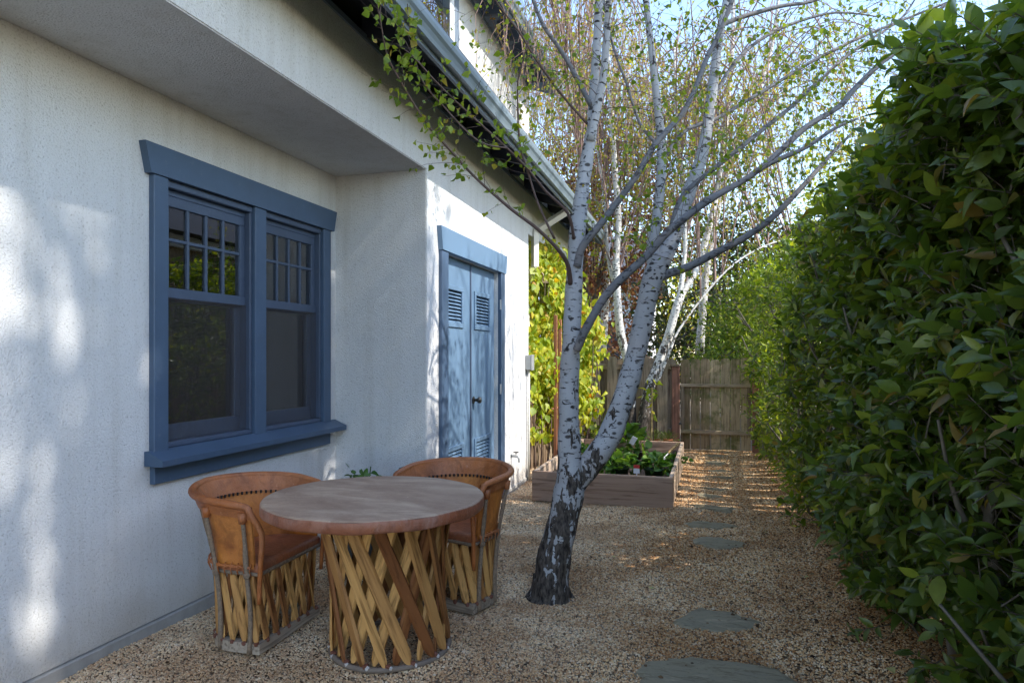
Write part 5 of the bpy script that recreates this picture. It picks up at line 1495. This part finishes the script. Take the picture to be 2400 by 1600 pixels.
def fp(pts, d0, d1=None):
    n = len(pts); d1 = d1 or d0
    return [np.array(at(px, py, d0 + (d1 - d0) * i / (n - 1))) for i, (px, py) in enumerate(pts)]
sA = fp([(1476, 1050), (1479, 941), (1470, 842), (1456, 792), (1449, 726), (1445, 660), (1444, 600), (1450, 520), (1440, 380), (1432, 250), (1420, 80), (1410, -100)], 9.85, 10.1)
sA2 = fp([(1446, 690), (1425, 600), (1418, 480), (1400, 350), (1380, 220)], 10.0, 10.4)
far_birch('weeping white birch with straight stem left of the crossing birch trunk', [(sA, .075, .03), (sA2, .03, .012)], (-1.35, 10.6, 5.6), (1.5, 1.2, 1.1), 40, 430, 1.6, 31, leaf_n=20, leaf_size=.04)
sB = fp([(1495, 1060), (1516, 941), (1527, 892), (1547, 842), (1566, 792), (1582, 732), (1599, 686), (1628, 640), (1655, 560), (1680, 450), (1700, 300), (1715, 120), (1720, -60)], 9.75, 10.6)
sB2 = fp([(1566, 792), (1590, 705), (1600, 640), (1606, 560), (1600, 420), (1585, 260), (1580, 100)], 9.85, 10.2)
sB3 = fp([(1540, 900), (1570, 824), (1592, 772), (1660, 680), (1725, 615), (1800, 573), (1860, 560)], 9.7, 10.4)
far_birch('weeping white birch leaning right over the back fence', [(sB, .085, .03), (sB2, .045, .015), (sB3, .02, .01)], (.1, 10.9, 5.5), (1.6, 1.3, 1.2), 44, 400, 1.7, 47, leaf_n=20, leaf_size=.04)
sC = fp([(1410, 830), (1420, 600), (1380, 350), (1340, 100), (1320, -100)], 13.0, 13.5)
far_birch('distant weeping birch rising above the house eave', [(sC, .09, .03)], (-2.8, 12.6, 6.6), (1.7, 1.5, 1.4), 40, 330, 1.9, 53, leaf_n=11, leaf_size=.055, zmin=2.4)
sD = fp([(1640, 830), (1660, 600), (1720, 350), (1800, 150), (1830, -50)], 13.5, 14.0)
far_birch('distant weeping birch beyond the gate with pale trunk', [(sD, .09, .03)], (1.5, 13.0, 6.3), (2.0, 1.5, 1.4), 40, 230, 1.9, 61, leaf_n=11, leaf_size=.055, zmin=2.6)
# hanging sprays in front of the upper eave belong to a birch rooted beside the house
sE = fp([(1350, 1010), (1346, 800), (1350, 600), (1362, 400), (1330, 200), (1300, 40), (1280, -140)], 9.4, 7.9)
far_birch('slender birch behind the vine with sprays hanging past the upper eave', [(sE, .05, .02)], (-1.55, 7.6, 5.7), (.8, 1.0, .6), 26, 240, 1.4, 71, leaf_n=9, leaf_size=.036, zmin=3.6)

# ------------------------------------------------------------------ hedge
def hedge_face(y, z):
    x = .93 - .034 * (y - 1.0)
    x = x + .06 * np.sin(y * 2.6 + z * 1.3) + .07 * np.sin(y * 5.1 - z * 2.9 + 1.0) * np.sin(z * 3.1 + y) + .05 * np.sin(z * 5.3 + y * 1.7) + .035 * np.sin(y * 11.0 + z * 7.0)
    x = x + .14 * np.clip((z - 2.25) / .4, 0, 1.2) ** 2
    x = x + .10 * np.clip(.75 - z, 0, 1) ** 1.2          # tucked in towards the foot
    return x
def hedge_top(y):
    return 2.58 - .10 * np.clip((3.4 - y) / 1.2, 0, 1) + .06 * np.sin(y * 1.9) + .04 * np.sin(y * 4.7 + 1)
hedge = empty('hedge', (1.3, 5.5, 0), 'tall glossy green leafed hedge along the right side of the gravel path', 'hedge')
rs = np.random.RandomState(77)
def hedge_shoots(n, y0, y1, near):
    y = rs.uniform(y0, y1, n)
    top = hedge_top(y)
    z = .05 + (top - .05) * rs.uniform(0, 1, n) ** .92
    dpt = np.abs(rs.normal(size=n)) * .20
    dpt = np.where(rs.rand(n) < .25, rs.uniform(0, .75, n), dpt)
    x = hedge_face(y, z) + dpt - .03
    ontop = rs.rand(n) < .10
    z = np.where(ontop, top - np.abs(rs.normal(size=n)) * .10, z)
    x = np.where(ontop, hedge_face(y, top) + rs.uniform(0, .8, n), x)
    keep = np.ones(n, bool)
    # thin places: between the stems low down near the camera, showing the fence
    hole = (np.sin(y * 4.1 + .6) + np.sin(z * 3.7 + y * 2.2) + np.sin(y * 9.3 - z * 5.1) * .6)
    keep &= ~((hole > 1.25) & (z < 1.7) & (y < 5) & (rs.rand(n) < .85))
    keep &= ~((z < .22) & (rs.rand(n) < .25))
    # slits cut through the leaves along the sun, to let light stripes in
    ysun = y - SUN.y / SUN.x * (x - 0.0)
    for s in STRIPES:
        keep &= ~(np.abs(ysun - s) < .045)
    return np.stack([x, y, z], -1)[keep]
def hedge_leaves(P, per, size, ln):
    n = len(P)
    ax = norm(np.stack([-.55 + rs.normal(size=n) * .55, rs.normal(size=n) * .55, .55 + rs.normal(size=n) * .45], -1))
    pos = []; dirs = []; ups = []; sc = []
    ph = rs.uniform(0, 6.28, n)
    ref = norm(rs.normal(size=(n, 3)))
    a1 = norm(np.cross(ax, ref)); a2 = np.cross(ax, a1)
    L = ln * rs.uniform(.6, 1.3, n)
    for k in range(per):
        t = (k + .5) / per
        an = ph + k * 2.4
        rad = np.cos(an)[:, None] * a1 + np.sin(an)[:, None] * a2
        pos.append(P + ax * (L * t)[:, None])
        d = norm(rad * (1 - .45 * t) + ax * (.35 + .75 * t) + rs.normal(size=(n, 3)) * .18 + np.array([0, 0, -.12]))
        dirs.append(d)
        ups.append(norm(ax * .8 - rad * .35 + np.array([0, 0, .55]) + rs.normal(size=(n, 3)) * .25))
        sc.append(size * rs.uniform(.5, 1.35, n) * (1.0 - .25 * (t > .85)))
    tw = np.stack([P - ax * .10 * rs.uniform(.4, 1.5, n)[:, None], P, P + ax * (L * .5)[:, None], P + ax * L[:, None]], 1)
    return np.concatenate(pos), np.concatenate(dirs), np.concatenate(ups), np.concatenate(sc), tw
A = hedge_shoots(4300, 1.3, 4.6, True)
B = hedge_shoots(3300, 4.6, 10.9, False)
nb_ = 5200
yb_ = rs.uniform(.2, 10.6, nb_); zb_ = rs.uniform(.45, 2.5, nb_)
C = np.stack([hedge_face(yb_, zb_) + rs.uniform(.42, .80, nb_), yb_, zb_], -1)
C = C[(rs.rand(nb_) < np.where(yb_ > 6.4, .10, 1.0))]
pc, dc, uc, sc_, tw3 = hedge_leaves(C, 6, .125, .17)
pa, da, ua, sa, tw1 = hedge_leaves(A, 8, .085, .16)
pb, db, ub, sb, tw2 = hedge_leaves(B, 8, .078, .15)
pos = np.concatenate([pa, pb, pc]); dirs = np.concatenate([da, db, dc]); ups = np.concatenate([ua, ub, uc]); sc = np.concatenate([sa, sb, sc_])
kp = np.ones(len(pos), bool)
for fr_ in (0, .35, .7, 1.0):
    q_ = pos + dirs * (sc * fr_)[:, None]
    ysun = q_[:, 1] - SUN.y / SUN.x * q_[:, 0]
    for s in STRIPES: kp &= ~(np.abs(ysun - s) < .024)
rat = pos[:, 0] / pos[:, 1]                            # a thin place low down where stems and fence show
kp &= ~((rat > .325) & (rat < .40) & (pos[:, 2] > .62 + .10 * np.sin(pos[:, 1] * 7)) & (pos[:, 2] < 1.22 + .08 * np.sin(pos[:, 1] * 9)) & (pos[:, 1] < 5.2) & (rs.rand(len(pos)) < .55))
pos, dirs, ups, sc = pos[kp], dirs[kp], ups[kp], sc[kp]
lit_leaf = rs.rand(len(pos)) < np.clip((pos[:, 1] - 4.6) / 3.5, 0, .9)   # the far plants carry paler leaves, sun glow put into their colour
plant_leaves(hedge, L_HEDGE, pos[~lit_leaf], leaf_frames(pos, dirs, ups)[~lit_leaf], sc[~lit_leaf], 'hedge_leaf', 300)
plant_leaves(hedge, L_HEDGE, pos[lit_leaf], leaf_frames(pos, dirs, ups)[lit_leaf], sc[lit_leaf], 'hedge_leaf_lit', 0)
twp = np.concatenate([tw1, tw2])
o = finish_twigs(hedge, twp, np.tile(np.array([.004, .0032, .0024, .0014]), (len(twp), 1)), 'hedge_wood')
for i, y in enumerate([1.7, 2.35, 2.95, 3.45, 4.1, 4.75, 5.4, 6.1, 6.95, 7.65, 8.4, 9.4, 10.1]):
    x0 = hedge_face(y, 1.2) + .22
    rr = random.Random(i)
    P = spline([(x0, y, -.03), (x0 + rr.uniform(-.07, .07), y + rr.uniform(-.08, .08), .35), (x0 + rr.uniform(-.10, .10), y + rr.uniform(-.14, .14), .85), (x0 + rr.uniform(-.1, .12), y + rr.uniform(-.18, .18), 1.6), (x0 + rr.uniform(-.1, .2), y + rr.uniform(-.2, .2), 2.3)], 4)
    V, F = tube(P, np.linspace(.025, .010, len(P)), 8, True, .22, i); tk = wmesh('trunk', V, F, 'hedge_wood', hedge, True)
    for k in range(6):
        z = rr.uniform(.35, 2.1); j = int(z / 2.33 * (len(P) - 1)); p = P[j]
        e = p + np.array([rr.uniform(-.34, .1), rr.uniform(-.4, .4), rr.uniform(.2, .55)])
        m_ = (p + e) / 2 + np.array([rr.uniform(-.08, .03), rr.uniform(-.05, .05), rr.uniform(-.08, .02)])
        Q = spline([p, m_, e], 4)
        V, F = tube(Q, np.linspace(.014, .005, len(Q)), 6, True, .1, k); wmesh('branch', V, F, 'hedge_wood', tk, True)

# ------------------------------------------------------------------ vine on the trellis
vine = empty('climbing_vine', (-1.95, 9.0, 0), 'sunlit yellow green vine climbing the trellis beside the blue door', 'vine')
rs = np.random.RandomState(5)
n = 7200
t = rs.uniform(0, 1, n)
y = 8.05 + 1.75 * t + rs.normal(size=n) * .10
xc = -2.27 + .60 * t ** 1.1
ztop = np.interp(t, [0, .12, .3, .6, .85, 1], [2.75, 3.0, 2.95, 2.75, 2.35, 2.0])
zlow = np.interp(t, [0, .2, .5, .8, 1], [1.25, .95, .65, .60, .75])
w = rs.uniform(0, 1, n) ** .9
z = zlow + (ztop - zlow) * w + rs.normal(size=n) * .05
x = xc + rs.normal(size=n) * .10 + .07 * np.sin(z * 6 + y * 3)
lowp = rs.rand(n) < .05
z = np.where(lowp, rs.uniform(.35, .9, n), z)
pos = np.stack([x, y, z], -1)
dirs = norm(np.stack([rs.normal(size=n) * .45 + .15, rs.normal(size=n) * .45 - .25, -.75 + rs.normal(size=n) * .35], -1))
ups = norm(np.stack([.85 + rs.normal(size=n) * .4, -.75 + rs.normal(size=n) * .4, .35 + rs.normal(size=n) * .35], -1))
plant_leaves(vine, L_VINE, pos, leaf_frames(pos, dirs, ups), rs.uniform(.055, .13, n), 'vine_leaf', 300)
for k in range(14):
    tt_ = (k + .5) / 14
    x0, y0 = -2.2 + .65 * tt_, 8.2 + 1.7 * tt_
    P = spline([(x0, y0, 0), (x0 + random.uniform(-.06, .06), y0 + random.uniform(-.1, .1), .6), (x0 + random.uniform(-.1, .1), y0 + random.uniform(-.15, .15), 1.4), (x0 + random.uniform(-.1, .1), y0 + random.uniform(-.2, .2), 2.2)], 4)
    V, F = tube(P, np.linspace(.012, .004, len(P)), 5); wmesh('stem', V, F, 'twig', vine, True)

# ------------------------------------------------------------------ beyond the fence
nh = empty('neighbour_house', (-3.4, 20.5, 0), 'white sided house glimpsed behind the birches over the back fence', 'house')
box('wall', (-7.5, 19, 0), (-1.8, 24, 3.4), 'far_wall', nh, .01)
for k in range(16):
    box('siding_board', (-7.52, 18.975, .15 + k * .2), (-1.78, 18.998, .335 + k * .2), 'far_wall', nh, .004)
rfm = MB(); rfm.add([(-7.9, 18.5, 3.35), (-1.4, 18.5, 3.35), (-1.4, 21.5, 5.0), (-7.9, 21.5, 5.0), (-7.9, 24.5, 3.35), (-1.4, 24.5, 3.35), (-7.9, 18.5, 3.5), (-1.4, 18.5, 3.5), (-1.4, 21.5, 5.15), (-7.9, 21.5, 5.15), (-7.9, 24.5, 3.5), (-1.4, 24.5, 3.5)],
    [(0, 3, 2, 1), (3, 4, 5, 2), (6, 7, 8, 9), (9, 8, 11, 10), (0, 1, 7, 6), (1, 2, 8, 7), (2, 5, 11, 8), (5, 4, 10, 11), (4, 3, 9, 10), (3, 0, 6, 9)])
rfm.build('roof', 'shingle', nh)
box('corner_trim', (-1.92, 18.94, 0), (-1.76, 18.97, 3.4), 'far_wall', nh, .004)
wb = box('window', (-3.4, 18.93, 1.2), (-2.3, 18.972, 2.5), 'far_wall', nh, .004); box('pane', (-3.3, 18.92, 1.3), (-2.4, 18.928, 2.4), 'soffit_dark', wb, 0)
def clump_tree(name, label, cat, base, h_trunk, c, r, n_cl, n_leaf, size, tpl, mat, trunkmat, seed, tr=.10, spread=.32, group=None):
    rs = np.random.RandomState(seed)
    root = empty(name, base, label, cat, group)
    top = np.array([c[0], c[1], c[2]])
    P = spline([np.array(base), np.array(base) * .6 + top * .4 + np.array([.05, 0, 0]), top], 5)
    V, F = tube(P, np.linspace(tr, tr * .35, len(P)), 9, True, .1, seed); wmesh('trunk', V, F, trunkmat, root, True)
    cen = np.array(c) + norm(rs.normal(size=(n_cl, 3))) * (rs.uniform(.25, 1, (n_cl, 1)) ** .5) * np.array(r)
    cen = cen[cen[:, 2] > .3]
    lm = MB()
    for q in cen[::max(1, len(cen) // 18)]:
        a = P[rs.randint(len(P) // 2, len(P))]
        Q = spline([a, (a + q) / 2 + np.array([0, 0, .15]), q], 3)
        V, F = tube(Q, np.linspace(tr * .35, .012, len(Q)), 5, False); lm.add(V, F)
    o = lm.build('limbs', trunkmat, root, True); o['kind'] = 'stuff'
    m = len(cen)
    pos = np.repeat(cen, n_leaf, axis=0) + rs.normal(size=(m * n_leaf, 3)) * spread * np.array([1, 1, .75])
    out = norm(pos - np.array(c))
    dirs = norm(out * .6 + rs.normal(size=pos.shape) * .7 + np.array([0, 0, -.2]))
    ups = norm(out * .5 + np.array([0, 0, .7]) + rs.normal(size=pos.shape) * .5)
    pl = plant_leaves(root, tpl, pos, leaf_frames(pos, dirs, ups), rs.uniform(.6, 1.3, len(pos)) * size, mat, 0, mass='crown')
    return root
clump_tree('copper_tree', 'tree with red brown leaves behind the near birches and the house eave', 'tree', (-2.3, 13.2, 0), 2, (-2.1, 13.0, 4.0), (1.5, 1.0, 1.9), 170, 60, .075, L_BIRCH_LO, 'brown_leaf', 'hedge_wood', 3, .12, .26)
clump_tree('evergreen_tree', 'dark green tree beyond the gate behind the leaning birch', 'tree', (.55, 16.5, 0), 2, (.1, 16.0, 2.5), (2.1, 1.3, 2.5), 190, 60, .12, L_HEDGE_LO, 'dark_leaf', 'hedge_wood', 5, .14, .28)
clump_tree('distant_tree', 'broad dark green tree in the distance behind the leaning birch', 'tree', (2.5, 27, 0), 2, (2.5, 27, 2.9), (3.4, 1.6, 3.0), 190, 50, .20, L_HEDGE_LO, 'dark_leaf', 'hedge_wood', 22, .2, .42)
clump_tree('distant_tree', 'olive green tree in the distance left of the gate', 'tree', (-2.6, 26, 0), 2, (-2.6, 26, 2.9), (3.2, 1.6, 3.2), 190, 50, .18, L_BIRCH_LO, 'birch_leaf_far', 'hedge_wood', 23, .2, .42)
clump_tree('distant_tree', 'brownish tree in the distance above the far white house', 'tree', (-6.5, 27, 0), 2, (-6.5, 27, 4.2), (3.2, 1.6, 3.4), 170, 50, .18, L_BIRCH_LO, 'brown_leaf', 'hedge_wood', 24, .2, .42)
clump_tree('bright_shrub', 'bright yellow green shrub just beyond the gate', 'shrub', (.30, 12.6, 0), 1, (.32, 12.6, 1.5), (.52, .7, 1.25), 70, 60, .075, L_HEDGE_LO, 'shrub_leaf', 'hedge_wood', 6, .05, .17)
clump_tree('bright_shrub', 'taller yellow green shrub between the gate and the hedge end', 'shrub', (.85, 12.0, 0), 1, (.85, 12.0, 1.9), (.55, .7, 1.4), 80, 60, .075, L_HEDGE_LO, 'shrub_leaf', 'hedge_wood', 8, .05, .17)
clump_tree('bronze_shrub', 'brown leaved shrub against the far white house', 'shrub', (-2.6, 14.0, 0), 1, (-2.2, 14.0, 1.5), (.9, .6, .9), 50, 40, .08, L_BIRCH_LO, 'brown_leaf', 'hedge_wood', 9, .05, .2)
clump_tree('tall_tree', 'tall pale leaved tree above the hedge far beyond the gate', 'tree', (4.6, 19, 0), 3, (4.4, 19, 5.2), (2.6, 2.0, 2.8), 130, 45, .11, L_BIRCH_LO, 'birch_leaf_far', 'bark_far', 12, .16, .32)
# neighbour's trees past the hedge: they keep the front of the yard in shade
clump_tree('shade_tree', 'dense evergreen next door whose crown shades the table', 'tree', (9.0, 2.9, 0), 3, (9.0, 2.76, 11.0), (2.6, .75, 3.4), 190, 70, .24, L_HEDGE_LO, 'dark_leaf', 'hedge_wood', 14, .25, .30, 'neighbour shade trees')
clump_tree('shade_tree', 'looser evergreen next door letting dapples fall on the wall', 'tree', (9.3, 1.5, 0), 3, (9.2, 1.55, 11.0), (2.4, .55, 3.4), 56, 24, .17, L_HEDGE_LO, 'dark_leaf', 'hedge_wood', 15, .25, .22, 'neighbour shade trees')
clump_tree('shade_tree', 'evergreen next door standing nearer the street', 'tree', (9.2, -.9, 0), 3, (9.1, -.85, 11.0), (2.6, 1.7, 3.4), 230, 70, .24, L_HEDGE_LO, 'dark_leaf', 'hedge_wood', 16, .25, .34, 'neighbour shade trees')

nb2 = empty('next_door_house', (6.5, 12.5, 0), 'brown timber house next door beyond the hedge', 'house')
box('wall', (4.6, 10.8, 0), (9.5, 17.5, 3.6), 'hfence', nb2, .01)
box('trim', (4.5, 10.7, 3.6), (9.6, 17.6, 3.85), 'far_wall', nb2, .01)
rfm = MB(); rfm.add([(4.2, 10.4, 3.86), (9.9, 10.4, 3.86), (9.9, 17.9, 3.86), (4.2, 17.9, 3.86), (7.0, 10.4, 5.2), (7.0, 17.9, 5.2)], [(0, 1, 4), (1, 2, 5, 4), (2, 3, 5), (3, 0, 4, 5), (3, 2, 1, 0)])
rfm.build('roof', 'shingle', nb2)
clump_tree('yellow_shrub', 'yellow leaved shrub in front of the timber house next door', 'shrub', (3.6, 11.6, 0), 1, (3.6, 11.6, 2.1), (.8, 1.0, 1.5), 70, 50, .10, L_HEDGE_LO, 'shrub_leaf', 'hedge_wood', 18, .06, .2)
sF = [np.array(q) for q in ((3.6, 5.8, 0), (3.55, 5.8, 2.0), (3.5, 5.85, 4.2), (3.4, 5.9, 6.4))]
far_birch('weeping birch next door whose hanging twigs shade the blue door', [(sF, .07, .02)], (3.3, 5.9, 6.7), (.8, 1.0, .5), 24, 110, 1.9, 83, leaf_n=7, leaf_size=.05, zmin=3.6)

# ------------------------------------------------------------------ small things on the gravel
me = mk_mesh('fallen_leaf', *L_BIRCH, True)
for i, (px, py, s, lab) in enumerate([(1526, 1378, .055, 'pale fallen leaf alone on the gravel right of the birch foot'), (2035, 1415, .06, 'pale fallen leaf close under the hedge'),
                                      (2080, 1582, .06, 'yellowish fallen leaf at the bottom edge by the hedge'), (2060, 1475, .06, 'pale fallen leaf between two others beside the hedge'), (1440, 1310, .05, 'small yellow leaf on the gravel behind the birch foot'), (1900, 1360, .05, 'curled leaf in the middle of the gravel near the hedge')]):
    p = gr(px, py)
    o = link('fallen_leaf', me, 'dead', loc=(p.x, p.y, float(gh(p.x, p.y)) + .014), rot=(.1, .15, i * 1.7), scale=(s, s, s))
    tag(o, lab, 'leaf', 'fallen leaves on the gravel')
rs = np.random.RandomState(91)                        # dry litter gathered under the hedge and round the birch foot
n = 2600
yl = rs.uniform(1.6, 10.2, n); xl = 1.0 - .03 * yl - np.abs(rs.normal(size=n)) * .42
sp = rs.rand(n) < .30
xl = np.where(sp, rs.uniform(-2.6, .9, n), xl)
zl = gh(xl, yl) + .004
pl_ = np.stack([xl, yl, zl], -1)
V, F = leaf_mesh(L_BIRCH_LO, pl_, leaf_frames(pl_, np.stack([rs.normal(size=n), rs.normal(size=n), rs.normal(size=n) * .15], -1), np.array([0, 0, 1.0]) + rs.normal(size=(n, 3)) * .25), rs.uniform(.010, .030, n))
o = wmesh('leaf_litter', V, F, 'litter', None, True)
tag(o, 'dry brown litter scattered on the gravel under the hedge', 'litter', kind='stuff')
